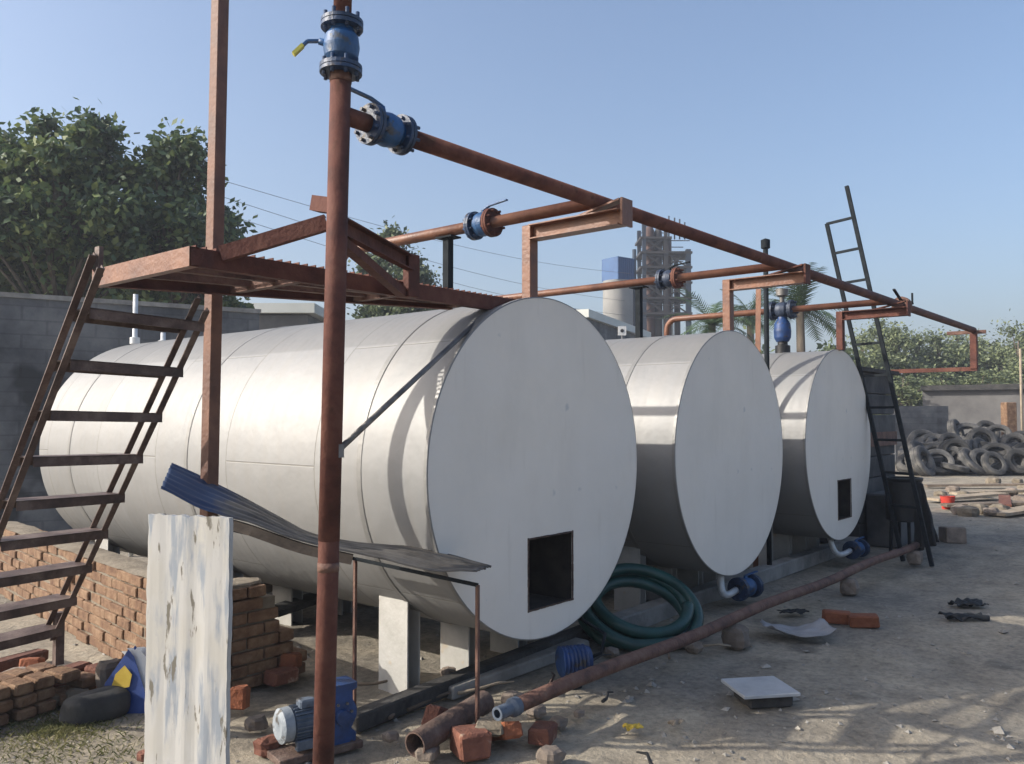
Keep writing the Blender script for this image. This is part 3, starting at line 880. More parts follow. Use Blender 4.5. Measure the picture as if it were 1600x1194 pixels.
# open grating
mb = MB()
x = PX0 + 0.03
while x < PX1 - 0.12:
    f = max(far_y(x) - 0.004, PY0 + 0.05)
    mb.box((x, (PY0 + f) / 2, PZ + 0.006), (0.005, f - PY0, 0.011))
    x += 0.050
for k in range(8):
    f0, f1 = PY0 + (far_y(PX0) - PY0) * (k + 0.5) / 8, PY0 + max(0.05, far_y(4.3) - PY0) * (k + 0.5) / 8
    mb.bar((PX0 + 0.02, f0, PZ + 0.002), (4.3, f1, PZ + 0.002), 0.006, 0.008)
mb.build('grating', M['oxide'], pf)
for q in (0.36, 0.68):
    mb = MB(); mb.angle((PX0 + 0.01, PY0 + (far_y(PX0) - PY0) * q, PZ - 0.058), (4.1, PY0 + (far_y(4.1) - PY0) * q, PZ - 0.058), 0.04, 0.006); mb.build('grating_bearer', M['rust_pipe'], pf)
# tall square column
ct = hit(344, 2, Y=PY1 + 0.05); cb_ = hit(328, 720, Y=PY1 + 0.05)
cd = ct - cb_
c0 = cb_ - cd * (cb_.z / cd.z); c1 = cb_ + cd * ((5.6 - cb_.z) / cd.z)
mb = MB(); mb.bar(c0, c1, 0.072, 0.072, up=(-1, -0.1, 0), bev=0.004); mb.build('column', M['oxide_mid'], pf)
# level beams from the standpipe
rz = r_at(2.62)
mb = MB(); mb.channel(Vector((2.06, PY0 - 0.03, 2.485)), r_at(2.635) + Vector((-0.03, 0.04, 0)), 0.045, 0.07, 0.007, flip=1); mb.build('tie_beam', M['oxide'], pf)
q = Vector((3.22, PY0 - 0.02, 2.60))
mb = MB(); mb.channel(rz + Vector((0.03, 0.03, 0)), q, 0.045, 0.085, 0.007, flip=-1); mb.build('tie_beam', M['oxide'], pf)
mb = MB(); mb.bar(r_at(2.56) + Vector((0.04, 0.03, 0)), Vector((3.18, PY0 - 0.02, 2.43)), 0.05, 0.045); mb.build('brace', M['oxide'], pf)
mb = MB(); mb.box((3.23, PY0 - 0.04, 2.53), (0.085, 0.05, 0.24), bev=0.003); mb.build('stub_post', M['oxide'], pf)
g0 = r_at(2.68) - RIGHT * 0.06
mb = MB(); mb.angle(g0 - RIGHT * 0.08 + UP * 0.02 + FWD * 0.05, g0 + RIGHT * 0.03 - FWD * 0.02 - UP * 0.01, 0.07, 0.008); mb.build('gusset', M['oxide'], pf)

# inclined rod from the standpipe to the platform
a = r_at(hit(527, 704, Y=3.05).z) + RIGHT * 0.03
b = hit(748, 500, Y=PY0 + 0.02)
mb = MB(); mb.tube([a, b], 0.015, 10); mb.box(a, (0.03, 0.05, 0.06))
solo(mb, 'brace_rod', M['grey_steel'], a, 'grey inclined rod from the standpipe up to the platform, in front of the nearest tank', 'rod')

# ------------------------------------------------------------------ stair
st = thing('steel_stair', (2.2, 6.2, 0), 'steep brown steel stair with open treads at the left, leading up to the platform', 'stair')
SL0, SL1 = hit(143, 452, Y=3.90), None
SR0 = hit(322, 478, Y=3.92)
SRb = hit(86, 985, Z=0.427)
SRd = SRb - SR0
SLb = SRb + Vector((-0.595, -0.135, 0))
SLd = SLb - SL0
up_s = lambda d: UP
def stringer(p, d, ext_top, ext_bot, off):
    """two thin angles side by side make one stringer"""
    dn = d.normalized()
    nrm = Vector((0, 1, 0)) - dn * dn.y
    nrm.normalize()
    for o in off:
        mb = MB()
        mb.angle(p - dn * ext_top + nrm * o, p + d + dn * ext_bot + nrm * o, 0.034, 0.006, up=nrm)
        mb.build('stringer_rail', M['stair_steel'], st)
stringer(SL0, SLd, 0.14, 0.1, (0.06, -0.05))
stringer(SR0, SRd, 0.0, 0.03, (0.06, -0.05))
for k, f in enumerate((0.045, 0.165, 0.29, 0.41, 0.53, 0.645, 0.76, 0.875, 0.985)):
    l = SL0 + SLd * f; r_ = SR0 + SRd * f
    d = (r_ - l).normalized()
    side = Vector((-d.y, d.x, 0))
    mb = MB()
    c = (l + r_) / 2 + side * 0.035
    wd = (r_ - l).length
    x, y, z = d, side, UP
    mb.box(c, (wd, 0.19, 0.006), x, y, z)
    mb.box(c + side * 0.092 - z * 0.022, (wd, 0.006, 0.05), x, y, z)
    mb.box(c - side * 0.092 - z * 0.022, (wd, 0.006, 0.05), x, y, z)
    mb.build('tread', M['stair_steel'], st)
lt = hit(155, 386, Y=3.88)
mb = MB(); mb.bar((lt.x, lt.y, PZ - 0.12), lt, 0.045, 0.02, up=(1, 0, 0)); mb.build('top_post', M['stair_steel'], st)
mb = MB(); f0 = SRb + Vector((0.03, 0.02, 0.1)); mb.box((f0.x, f0.y, 0.37), (0.05, 0.05, 0.32)); mb.build('foot', M['stair_steel'], st)
fr_ = Vector(f0)
mb = MB(); f0 = SLb + Vector((0.0, 0.02, 0.1)); mb.box((f0.x, f0.y, 0.37), (0.05, 0.05, 0.32)); mb.build('foot', M['stair_steel'], st)
mb = MB(); c_ = (fr_ + f0) / 2; dx = (fr_ - f0); dx.z = 0; dl = dx.length; dx.normalize()
dy = Vector((-dx.y, dx.x, 0))
for k_ in range(3):
    for b_ in range(-3, 4):
        for r_ in (-1, 1):
            if k_ == 2 and abs(b_) == 3: continue
            if rng.random() < 0.12 and k_ > 0 and abs(b_) > 1: continue
            an = rng.uniform(-0.14, 0.14)
            xx = dx * math.cos(an) + dy * math.sin(an); yy = Vector((-xx.y, xx.x, 0))
            q_ = Vector((c_.x, c_.y, 0.034 + k_ * 0.070)) + dx * (b_ * 0.135 + rng.uniform(-.012, .012)) + dy * (r_ * 0.095 + rng.uniform(-.02, .02))
            mb.box(q_, (0.12 + rng.uniform(-.012, .008), 0.185 + rng.uniform(-.03, .01), 0.062), xx, yy, UP, 0.01)
solo(mb, 'stair_footing', M['brick'], (c_.x, c_.y, 0), 'low stack of bricks carrying the feet of the steel stair', 'footing')

# ------------------------------------------------------------------ brick wall
def brick_wall():
    W0, W1 = Vector((2.74, 4.80, 0)), Vector((3.22, 9.6, 0))
    d = (W1 - W0).normalized(); n = Vector((d.y, -d.x, 0))     # n points to +X side
    t = thing('brick_wall', W0, 'low unfinished brick wall with a broken stepped end, under the stair', 'wall')
    h, bl, bh, th = 0.655, 0.235, 0.082, 0.24
    core, br = MB(), MB()
    Ln = (W1 - W0).length
    core.box(W0 + d * Ln / 2 + n * th / 2 + UP * (h / 2 - 0.02), (th - 0.03, Ln - 0.03, h - 0.02), n, d, UP)
    for c in range(8):
        s = -bl / 2 if c % 2 else 0
        while s < Ln:
            a, e = max(s, 0) + 0.006, min(s + bl, Ln) - 0.006
            if e - a > 0.03:
                j = rng.uniform(-0.012, 0.010)
                tw = rng.uniform(-0.04, 0.04)
                dd = (d + n * tw).normalized(); nn = Vector((dd.y, -dd.x, 0))
                br.box(W0 + d * (a + e) / 2 + n * (th / 2 + j) + UP * (c * bh + bh / 2 + rng.uniform(-0.004, 0.004)), (th + rng.uniform(-.01, .014), e - a, bh - rng.uniform(0.010, 0.018)), nn, dd, UP, 0.006)
            s += bl
    # return leg with toothed end
    for c in range(8):
        ln = 0.44 + (7 - c) * 0.055 + (0.06 if c % 2 else 0)
        s = 0.25 - (bl / 2 if c % 2 else 0)
        while s < ln:
            e = min(s + bl, ln)
            if e - s > 0.05:
                br.box(W0 + Vector((max(s, 0.245) / 2 + e / 2, 0.115 + rng.uniform(-.012, .008), c * bh + bh / 2)), (e - max(s, 0.245) - 0.01, 0.23, bh - 0.013), bev=0.006)
            s += bl
    core.box(W0 + Vector((0.40, 0.12, 0.28)), (0.36, 0.2, 0.56))
    w_ = br.build('brickwork', M['brick'], t)
    core.build('mortar_bed', M['mortar'], t)
    cap = MB()
    # rough mortar topping
    m_ = 40
    vs, fs = [], []
    for i in range(m_ + 1):
        for j in range(5):
            p = W0 + d * (Ln * i / m_) + n * (th * (j / 4) * 1.02 - 0.004)
            vs.append(p + UP * (h + 0.012 + 0.016 * noise.noise(p * 4) + (0 if 0 < j < 4 else -0.012)))
    for i in range(m_):
        for j in range(4):
            fs.append((i * 5 + j, i * 5 + j + 1, (i + 1) * 5 + j + 1, (i + 1) * 5 + j))
    cap.add(vs, fs, True)
    rock(cap, W0 + Vector((0.33, 0.12, h + 0.005)), (0.42, 0.24, 0.05), 3)
    cap.build('mortar_top', M['mortar'], t)
brick_wall()

# ------------------------------------------------------------------ white board in the foreground
def board():
    c = hit(297, 806, d=3.02)
    nrm = (-FWD * 0.95 - RIGHT * 0.31).normalized()
    x = Vector((-nrm.y, nrm.x, 0))
    if x.dot(RIGHT) < 0: x = -x
    W_, T_ = 0.345, 0.022
    mb = MB()
    nx, nz_ = 26, 60
    vs, fs = [], []
    for j in range(nz_ + 1):
        z = -0.05 + (c.z + 0.05) * j / nz_
        for i in range(nx + 1):
            u = i / nx
            p = Vector((c.x, c.y, 0)) + x * (W_ * (u - 0.5)) + UP * z
            dsp = 0.0012 * math.sin(u * 18) + 0.0022 * noise.noise(Vector((u * 9, z * 1.6, 2)))
            ex = 0.004 * noise.noise(Vector((i * 0.1, z * 5, 8))) + 0.004 * noise.noise(Vector((i * 0.1, z * 19, 3))) if i in (0, nx) else 0
            zz = 0.007 * noise.noise(Vector((u * 11, 0, 4))) if j == nz_ else 0
            vs.append(p + nrm * (T_ / 2 + dsp) + x * ex + UP * zz)
    for j in range(nz_):
        for i in range(nx):
            a = j * (nx + 1) + i
            fs.append((a, a + 1, a + nx + 2, a + nx + 1))
    n0 = len(vs)
    vs += [v - nrm * T_ for v in vs]
    fs += [tuple(q + n0 for q in reversed(f)) for f in fs]
    top = nz_ * (nx + 1)
    fs += [(top + i, top + i + 1, n0 + top + i + 1, n0 + top + i) for i in range(nx)]
    for j in range(nz_):
        a = j * (nx + 1); b = a + nx
        fs += [(a, a + nx + 1, n0 + a + nx + 1, n0 + a), (b, b + nx + 1, n0 + b + nx + 1, n0 + b)]
    mb.add(vs, fs, False)
    solo(mb, 'white_board', M['whitewash'], (c.x, c.y, 0), 'upright whitewashed board with flaking paint in the left foreground', 'board')
board()

# ------------------------------------------------------------------ roof sheet over the pump and its rod frame
def sheet():
    far_px = [(268, 724), (330, 752), (400, 788), (480, 831), (540, 845), (640, 855), (700, 866), (768, 885)]
    near_px = [(251, 764), (320, 797), (390, 818), (470, 846), (540, 862), (600, 875), (672, 892), (742, 893)]
    Fa, Fb = Vector((2.44, 4.46)), Vector((3.66, 3.20))
    Na, Nb = Vector((2.16, 4.02)), Vector((3.40, 2.86))
    def onplane(px, a, b):
        r = ray(*px); o = Vector((0, 0, CAM_H))
        dd = b - a; n2 = Vector((-dd.y, dd.x))
        t = n2.dot(a) / n2.dot(Vector((r.x, r.y)))
        return o + r * t
    fp = [onplane(p, Fa, Fb) for p in far_px]; npp = [onplane(p, Na, Nb) for p in near_px]
    def res(pts, n):
        out = []
        for i in range(n + 1):
            f = i / n * (len(pts) - 1); k = min(int(f), len(pts) - 2); s = f - k
            p0 = pts[max(k - 1, 0)]; p1 = pts[k]; p2 = pts[k + 1]; p3 = pts[min(k + 2, len(pts) - 1)]
            out.append(0.5 * ((2 * p1) + (p2 - p0) * s + (2 * p0 - 5 * p1 + 4 * p2 - p3) * s * s + (3 * p1 - p0 - 3 * p2 + p3) * s ** 3))
        return out
    n, mm = 60, 36
    fa, na = res(fp, n), res(npp, n)
    vs, fs, uvs = [], [], []
    for i in range(n + 1):
        for j in range(mm + 1):
            u = j / mm
            p = na[i].lerp(fa[i], u) + UP * (0.007 * math.sin(u * 2 * math.pi * 6) + 0.006 * noise.noise(Vector((i * 0.2, j * 0.2, 0))))
            vs.append(p); uvs.append((i / n, u))
    for i in range(n):
        for j in range(mm):
            a = i * (mm + 1) + j
            fs.append((a, a + 1, a + mm + 2, a + mm + 1))
    mb = MB(); mb.add(vs, fs, True)
    o = solo(mb, 'roof_sheet', M['sheet'], (3.0, 3.8, 0.9), 'bent old corrugated sheet with a blue end, propped on thin rods', 'sheet')
    uv = o.data.uv_layers.new(name='UVMap')
    idx = np.zeros(len(o.data.loops), dtype=np.int32); o.data.loops.foreach_get('vertex_index', idx)
    uv.data.foreach_set('uv', np.array(uvs, dtype=np.float32)[idx].ravel())
    sm = o.modifiers.new('thickness', 'SOLIDIFY'); sm.thickness = 0.003
    for a_, b_ in ((10, 36),):
        bt_ = MB()
        for k in range(a_, b_, 2):
            bt_.bar(na[k] + UP * -0.035 + Vector((0.012, 0.025, 0)), na[min(k + 2, n)] + UP * -0.035 + Vector((0.012, 0.025, 0)), 0.035, 0.05)
        bt_.build('edge_batten', M['wood'], o)
    # rod frame
    p1, p2, p3, p4 = Vector((3.42, 3.10, 0)), Vector((3.36, 4.05, 0)), Vector((2.50, 4.35, 0)), Vector((2.75, 3.52, 0))
    t = thing('rod_frame', (3.1, 3.9, 0), 'frame of thin rusty rods standing under the bent roof sheet', 'frame')
    tops = []
    for p, px in ((p1, (748, 912)), (p2, (560, 872)), (p3, None)):
        zt = {0: 0.833, 1: 0.88, 2: 1.16, 3: 0.93}[len(tops)]
        tp = p + UP * zt
        tops.append(tp)
        mb = MB(); mb.bar(p - UP * 0.05, tp, 0.018, 0.018, up=(1, 0, 0)); mb.build('upright', M['rust_pipe'], t)
    for a, b in ((0, 1), (1, 2)):
        mb = MB(); mb.bar(tops[a], tops[b], 0.018, 0.018); mb.build('rail', M['dark_steel'], t)
sheet()

# ------------------------------------------------------------------ motor pump in the foreground
def motor_pump():
    base = hit(498, 1166, Z=0.06); base.z = 0
    t = thing('motor_pump', base, 'blue gear pump coupled to a grey electric motor at the foot of the standpipe', 'pump')
    ax = (RIGHT * 0.80 + FWD * 0.60).normalized()
    sd_ = Vector((-ax.y, ax.x, 0))
    c = base + UP * 0.235 + FWD * 0.14
    m0 = c - ax * 0.34
    mb = MB()
    mb.lathe(m0, ax, [(0.10, 0.09), (0.108, 0.10), (0.108, 0.29), (0.10, 0.30), (0.05, 0.31), (0.03, 0.36)], 32)
    for k in range(26):
        a = 2 * math.pi * k / 26
        r_ = sd_ * math.cos(a) + UP * math.sin(a)
        mb.box(m0 + ax * 0.195 + r_ * 0.113, (0.185, 0.006, 0.022), ax, ax.cross(r_), r_)
    mt = mb.build('motor_body', M['motor_grey'], t)
    mb = MB(); mb.lathe(m0, ax, [(0.001, 0.0), (0.085, 0.0), (0.118, 0.02), (0.120, 0.085), (0.112, 0.09)], 32); mb.build('fan_cover', M['cover_grey'], mt)
    mb = MB(); mb.box(m0 + ax * 0.2 + UP * 0.13 + sd_ * -0.02, (0.12, 0.09, 0.06), ax, sd_, UP, 0.01); mb.build('terminal_box', M['motor_grey'], mt)
    for s in (-1, 1):
        mb = MB(); mb.box(m0 + ax * 0.2 + sd_ * s * 0.09 - UP * 0.125, (0.2, 0.05, 0.07), ax, sd_, UP, 0.006); mb.build('mounting_foot', M['motor_grey'], mt)
    # pump casing: waisted upright body with flanged top
    pc = c + ax * 0.10
    poly = [(-0.11, -0.19), (0.11, -0.19), (0.115, -0.13), (0.075, -0.09), (0.115, -0.02), (0.12, 0.04), (0.085, 0.11), (0.085, 0.17), (0.12, 0.185), (0.12, 0.225), (-0.12, 0.225), (-0.12, 0.185), (-0.085, 0.17), (-0.085, 0.11), (-0.12, 0.04), (-0.115, -0.02), (-0.075, -0.09), (-0.115, -0.13)]
    mb = MB()
    n = len(poly)
    def ringp(off, k): return [pc + ax * (a * k) + sd_ * off + UP * b for a, b in poly]
    rings = [ringp(-0.095, 0.9), ringp(-0.085, 1.0), ringp(0.085, 1.0), ringp(0.095, 0.9)]
    vs = [p for r_ in rings for p in r_]
    fs = [(q * n + i, q * n + (i + 1) % n, (q + 1) * n + (i + 1) % n, (q + 1) * n + i) for q in range(3) for i in range(n)]
    tri = tessellate_polygon([[Vector((a, b, 0)) for a, b in poly]])
    fs += [tuple(x) for x in tri] + [tuple(i + 3 * n for i in x) for x in tri]
    mb.add(vs, fs)
    mb.lathe(pc + sd_ * -0.12, sd_, [(0.001, 0), (0.05, 0), (0.06, 0.03)], 20)
    cs = mb.build('pump_casing', M['pump_blue'], t)
    for i in range(6):
        a = 2 * math.pi * i / 6
        mb = MB() if i == 0 else mb
        p = pc - sd_ * 0.095 + ax * (0.07 * math.cos(a)) + UP * (0.03 + 0.07 * math.sin(a))
        mb.tube([p, p - sd_ * 0.016], 0.010, 6)
    mb.build('bolts', M['grey_steel'], cs)
    mb = MB(); mb.lathe(c - ax * 0.035, ax, [(0.03, 0), (0.06, 0.005), (0.06, 0.05), (0.03, 0.055)], 20); mb.build('coupling', M['dark_steel'], t)
    mb = MB(); mb.box(base + FWD * 0.14 + ax * -0.06 + UP * 0.025, (0.62, 0.26, 0.05), ax, sd_, UP, 0.006); mb.build('bed_plate', M['rust_dark'], t)
    t.scale = (0.74, 0.74, 0.74)
motor_pump()

# ------------------------------------------------------------------ ground pipe and its props
GP0, GP1 = hit(800, 1106, Z=0.20), hit(1432, 851, Z=0.20)
gp = thing('ground_pipe', (GP0.x, GP0.y, 0), 'long rusty pipe lying on stones just above the ground before the tanks', 'pipe')
gd = (GP1 - GP0).normalized()
n = 14
pts = [GP0.lerp(GP1, i / n) + UP * 0.012 * math.sin(i * 1.3) for i in range(n + 1)]
mb = MB(); mb.tube(pts, 0.042, 18); mb.build('pipe', M['rust_pipe'], gp)
mb = MB(); mb.lathe(GP0 - gd * 0.12, gd, [(0.022, 0), (0.036, 0), (0.036, 0.10), (0.05, 0.12), (0.05, 0.16), (0.043, 0.165)], 18); mb.build('end_coupling', M['motor_grey'], gp)
prop_lab = ['rough brown block propping the ground pipe beside the green hose', 'pale stone block propping the ground pipe before the middle tank', 'small stone under the far end of the ground pipe']
for k, (px, py, s, lab) in enumerate(((1138, 990, (0.24, 0.22, 0.24), prop_lab[0]), (1312, 922, (0.22, 0.2, 0.22), prop_lab[1]), (1412, 872, (0.2, 0.2, 0.2), prop_lab[2]))):
    p = GP0.lerp(GP1, (hit(px, py, Y=GP0.y).x - GP0.x) / (GP1.x - GP0.x))
    mb = MB(); rock(mb, (p.x, p.y - 0.03, 0.07), (s[0], s[1], 0.19), k + 11, jag=0.2)
    solo(mb, 'stone', M['stone'], (p.x, p.y, 0), lab, 'stone')

# kerb and dark beam before the tank legs
mb = MB(); mb.box((8.6, 3.78, 0.05), (6.2, 0.16, 0.16), bev=0.012)
tag(mb.build('concrete_kerb', M['concrete'], None, (8.6, 3.78, 0)), 'low concrete kerb under the front of the farther tanks', 'kerb')
k0, k1 = hit(548, 1130, Z=0.05), hit(925, 983, Z=0.06)
mb = MB(); mb.bar(k0, k1, 0.11, 0.10, bev=0.01)
solo(mb, 'timber_beam', M['timber_dark'], k0, 'dark oily beam lying on the ground under the front of the nearest tank', 'beam')
k0, k1 = hit(690, 1080, Z=0.03), hit(905, 1005, Z=0.03)
mb = MB(); mb.box((k0 + k1) / 2, ((k1 - k0).length, 0.2, 0.08), (k1 - k0).normalized(), Vector((-(k1 - k0).y, (k1 - k0).x, 0)).normalized(), UP, 0.01)
solo(mb, 'concrete_slab', M['concrete'], k0, 'grey concrete strip lying beside the dark beam before the nearest tank', 'slab')

# outlet valves before each tank: white elbow from the drum and blue valve
ov = [((895, 1032), 'blue outlet valve lying by the ground pipe before the nearest tank'), ((1165, 918), 'blue outlet valve with a pale elbow before the middle tank'), ((1338, 858), 'blue outlet valve with a pale elbow before the farthest tank')]
for i, ((px, py), lab) in enumerate(ov):
    c = hit(px, py, Z=0.16)
    t = thing('outlet_valve', (c.x, c.y, 0), lab, 'valve', 'outlet valves before the tanks')
    axv = Vector((1, -0.12, 0)).normalized()
    if i == 0:
        # a blue plastic-wrapped coil-like drum body with ribs
        axv = (RIGHT * 0.93 + FWD * 0.30).normalized()
        mb = MB()
        prof = [(0.001, -0.09), (0.085, -0.09)]
        for q in range(7):
            prof += [(0.098, -0.085 + q * 0.027), (0.088, -0.070 + q * 0.027)]
        prof += [(0.085, 0.11), (0.001, 0.11)]
        mb.lathe(c, axv, prof, 26); mb.build('body', M['pump_blue'], t)
        mb = MB(); mb.tube([c + axv * 0.1, c + axv * 0.2 + UP * 0.03, c + axv * 0.32 + UP * 0.13 + Vector((0, 0.1, 0)), Vector((c.x + 0.33, FRONT + 0.2, 0.40))], 0.012, 8); mb.build('lead', M['dark_steel'], t)
        mb = MB(); mb.lathe(c - UP * 0.17, UP, [(0.06, 0), (0.05, 0.10)], 12); mb.build('foot', M['dark_steel'], t)
    else:
        valve(t, c, axv, 0.05, name='valve_body', blue='valve_blue', length=0.24, lever=[c + UP * 0.11, c + UP * 0.125 + axv * 0.2])
        X = TX[i]
        e0 = Vector((X - 0.05, FRONT + 0.12, TZ - TR + 0.01))
        mb = MB(); pts = []
        pe = c - axv * 0.16
        for q in range(9):
            f = q / 8
            pts.append(e0.lerp(pe, f) + UP * (-0.10 * math.sin(f * math.pi)) + Vector((-0.10, 0, 0)) * math.sin(f * math.pi))
        mb.tube(pts, 0.032, 12); mb.build('elbow_pipe', M['light_metal'], t)

# green hose coil leaning by the near tank
def hose():
    c = hit(1000, 950, d=6.75)
    t = MB()
    e1 = (RIGHT * 0.93 + FWD * 0.36).normalized()
    e2 = (Vector((-e1.y, e1.x, 0)) * 0.86 + UP * 0.50).normalized()
    e3 = e1.cross(e2)
    pts = []
    turns, n = 3.6, 190
    for i in range(n + 1):
        a = 2 * math.pi * turns * i / n + 2.2
        f = i / n
        r_ = 0.355 + 0.105 * (0.5 + 0.5 * math.cos(f * 2 * math.pi * 1.5 + 0.3)) + 0.01 * math.sin(a * 2)
        p = c + e1 * (r_ * math.cos(a)) * 1.05 + e2 * (r_ * math.sin(a)) + e3 * (0.085 * (f - 0.5) * 2)
        p.z = max(p.z, 0.05)
        pts.append(p)
    t.tube(pts, 0.048, 12)
    solo(t, 'hose_coil', M['hose'], (c.x, c.y, 0), 'coiled thick green hose lying between the nearest and middle tanks', 'hose')
hose()

# big open pipe with bricks at the bottom
p0, p1 = hit(648, 1164, Z=0.09), hit(742, 1106, Z=0.12)
mb = MB()
dd = (p1 - p0).normalized()
mb.lathe(p0, dd, [(0.056, 0.45), (0.056, 0.3), (0.056, 0.0), (0.064, 0.0), (0.064, (p1 - p0).length + 0.1), (0.05, (p1 - p0).length + 0.1)], 26)
solo(mb, 'pipe_offcut', M['rust_dark'], (p0.x, p0.y, 0), 'short thick rusty pipe offcut lying behind the red bricks', 'pipe')

def brick(px, py, z, size, yaw, mt, lab, tilt=0.0, seed=0, group=None, name='brick'):
    c = hit(px, py, Z=z)
    mb = MB()
    mx = Matrix.Rotation(R(yaw), 3, 'Z') @ Matrix.Rotation(R(tilt), 3, 'Y')
    mb.box(c, size, mx @ Vector((1, 0, 0)), mx @ Vector((0, 1, 0)), mx @ Vector((0, 0, 1)), 0.012)
    rs = random.Random(seed + 50)
    for v in mb.v:
        k = noise.noise(v * 9 + Vector((seed, 0, 0))) * 0.012
        v += Vector((k, rs.uniform(-.006, .006), rs.uniform(-.005, .005)))
    return solo(mb, name, M[mt], (c.x, c.y, 0), lab, 'brick', group)
S = (0.23, 0.115, 0.08)
brick(735, 1160, 0.06, (0.2, 0.17, 0.13), 60, 'brick_red', 'large red brick chunk lying nearest the camera beside the pipe offcut', 4, 1)
brick(790, 1142, 0.06, S, 62, 'brick_orange', 'orange brick with a bright broken edge on the small pile', 22, 2)
brick(765, 1135, 0.10, (0.2, 0.15, 0.05), 40, 'mortar', 'pale mortar-covered brick on top of the small pile', 5, 3)
brick(848, 1146, 0.05, (0.15, 0.13, 0.09), 20, 'brick_red', 'dusty rounded brick piece right of the small pile', 0, 4)
brick(682, 1122, 0.07, (0.13, 0.10, 0.12), 12, 'brick_red', 'small upright red brick piece behind the pipe offcut', 28, 5)
brick(668, 1175, 0.03, (0.18, 0.10, 0.06), 35, 'stone', 'dark clod in front of the pipe offcut mouth', 8, 6, name='clod')
brick(1308, 964, 0.05, (0.23, 0.115, 0.10), -58, 'brick_orange', 'left one of two orange bricks lying on the open ground', 3, 7)
brick(1349, 970, 0.05, (0.23, 0.115, 0.10), -66, 'brick_orange', 'right one of two orange bricks lying on the open ground', -3, 8)
brick(112, 1052, 0.07, (0.24, 0.12, 0.10), 20, 'brick_red', 'red brick lying at the foot of the stair', 0, 9)
brick(152, 1052, 0.07, (0.11, 0.12, 0.10), 20, 'brick_red', 'half red brick next to the brick at the foot of the stair', 0, 10)
brick(85, 1075, 0.04, (0.2, 0.12, 0.09), -10, 'brick_orange', 'pinkish brick half buried in the grass below the stair', 6, 11)
brick(50, 1042, 0.08, (0.12, 0.13, 0.12), 50, 'brick_orange', 'pale pink brick lump beside the stair base', 14, 12)
brick(20, 1035, 0.05, (0.46, 0.12, 0.08), 12, 'brick_red', 'long red brick course under the lowest stair tread', 0, 13)
brick(374, 1090, 0.08, (0.10, 0.10, 0.13), 40, 'brick_orange', 'orange brick stub right of the whitewashed board', 8, 14)
brick(225, 1027, 0.08, (0.1, 0.1, 0.16), 15, 'brick_orange', 'orange brick standing left of the whitewashed board', 5, 15)
brick(455, 1032, 0.12, (0.13, 0.11, 0.09), 30, 'brick_orange', 'loose brick on the stepped end of the wall', 10, 16)
brick(440, 1056, 0.06, (0.2, 0.12, 0.09), 5, 'brick_red', 'red brick fallen at the foot of the stepped wall end', 4, 17)
brick(1488, 836, 0.10, (0.36, 0.26, 0.22), 30, 'stone', 'grey-brown stone block right of the ladder foot', 6, 18, name='stone')
for k, (px, py, s, lab) in enumerate(((800, 1092, 0.16, 'dusty stone beside the end of the ground pipe'), (838, 1112, 0.13, 'small stone under the ground pipe end'), (872, 1130, 0.12, 'brown clod right of the brick pile'), (860, 1180, 0.16, 'flat stone at the bottom edge near the bricks'), (905, 1115, 0.08, 'pebble on the open dirt right of the pipe end'), (700, 1050, 0.12, 'stone beside the leg plates'), (830, 1035, 0.14, 'stone lump beside the kerb before the nearest tank'), (956, 1018, 0.12, 'pale stone at the edge of the hose coil'), (1085, 1010, 0.16, 'broken clod before the hose coil'))):
    c = hit(px, py, Z=0.03)
    mb = MB(); rock(mb, c, (s, s * 0.85, s * 0.55), k + 40)
    solo(mb, 'stone', M['stone'], (c.x, c.y, 0), lab, 'stone')

# pale slab on bricks, grey sheet, rags, leaves
c = hit(1187, 1074, Z=0.085)
t = MB(); xd = (RIGHT * 0.985 + FWD * 0.17).normalized(); yd = Vector((-xd.y, xd.x, 0))
t.box(c, (0.36, 0.34, 0.022), xd, yd, UP, 0.004)
solo(t, 'pale_tile', M['slab'], (c.x, c.y, 0), 'square pale tile raised on a dark brick on the open ground', 'tile')
c2 = Vector((c.x, c.y, 0.034)) + xd * 0.02
t = MB(); t.box(c2, (0.28, 0.24, 0.076), xd, yd, UP, 0.01)
solo(t, 'support_brick', M['timber_dark'], (c.x, c.y, 0), 'dark brick under the pale tile', 'brick')

def crumple(px, py, lx, ly, yaw, amp, seed, name, mt, lab, cat, curl=0.0):
    c = hit(px, py, Z=0.03)
    cy, sy = math.cos(R(yaw)), math.sin(R(yaw))
    n = 22
    vs, fs = [], []
    for i in range(n + 1):
        for j in range(n + 1):
            u, v = i / n - 0.5, j / n - 0.5
            ex = 1 + 0.35 * noise.noise(Vector((math.atan2(v, u) * 1.2, seed, 0)))
            x, y = u * lx * ex, v * ly * ex
            z = 0.02 + amp * (0.5 + noise.noise(Vector((u * 4 + seed, v * 4, seed)))) + curl * abs(u) ** 2
            vs.append(Vector((c.x + x * cy - y * sy, c.y + x * sy + y * cy, max(0.006, z))))
    for i in range(n):
        for j in range(n):
            a = i * (n + 1) + j
            fs.append((a, a + 1, a + n + 2, a + n + 1))
    mb = MB(); mb.add(vs, fs, True)
    o = solo(mb, name, M[mt], (c.x, c.y, 0), lab, cat)
    sm = o.modifiers.new('thickness', 'SOLIDIFY'); sm.thickness = 0.004
    return o
crumple(1246, 988, 0.50, 0.34, -48, 0.03, 3, 'torn_sheet', 'paper', 'torn grey sheet curling up from the ground near the ground pipe', 'sheet', 0.25)
crumple(1512, 945, 0.30, 0.18, -40, 0.05, 5, 'black_rag', 'tarp_black', 'crumpled black rag on the open ground, the farther of two', 'rag')
crumple(1505, 966, 0.34, 0.12, -52, 0.05, 8, 'black_rag', 'tarp_black', 'flat black rag on the open ground, the nearer of two', 'rag')
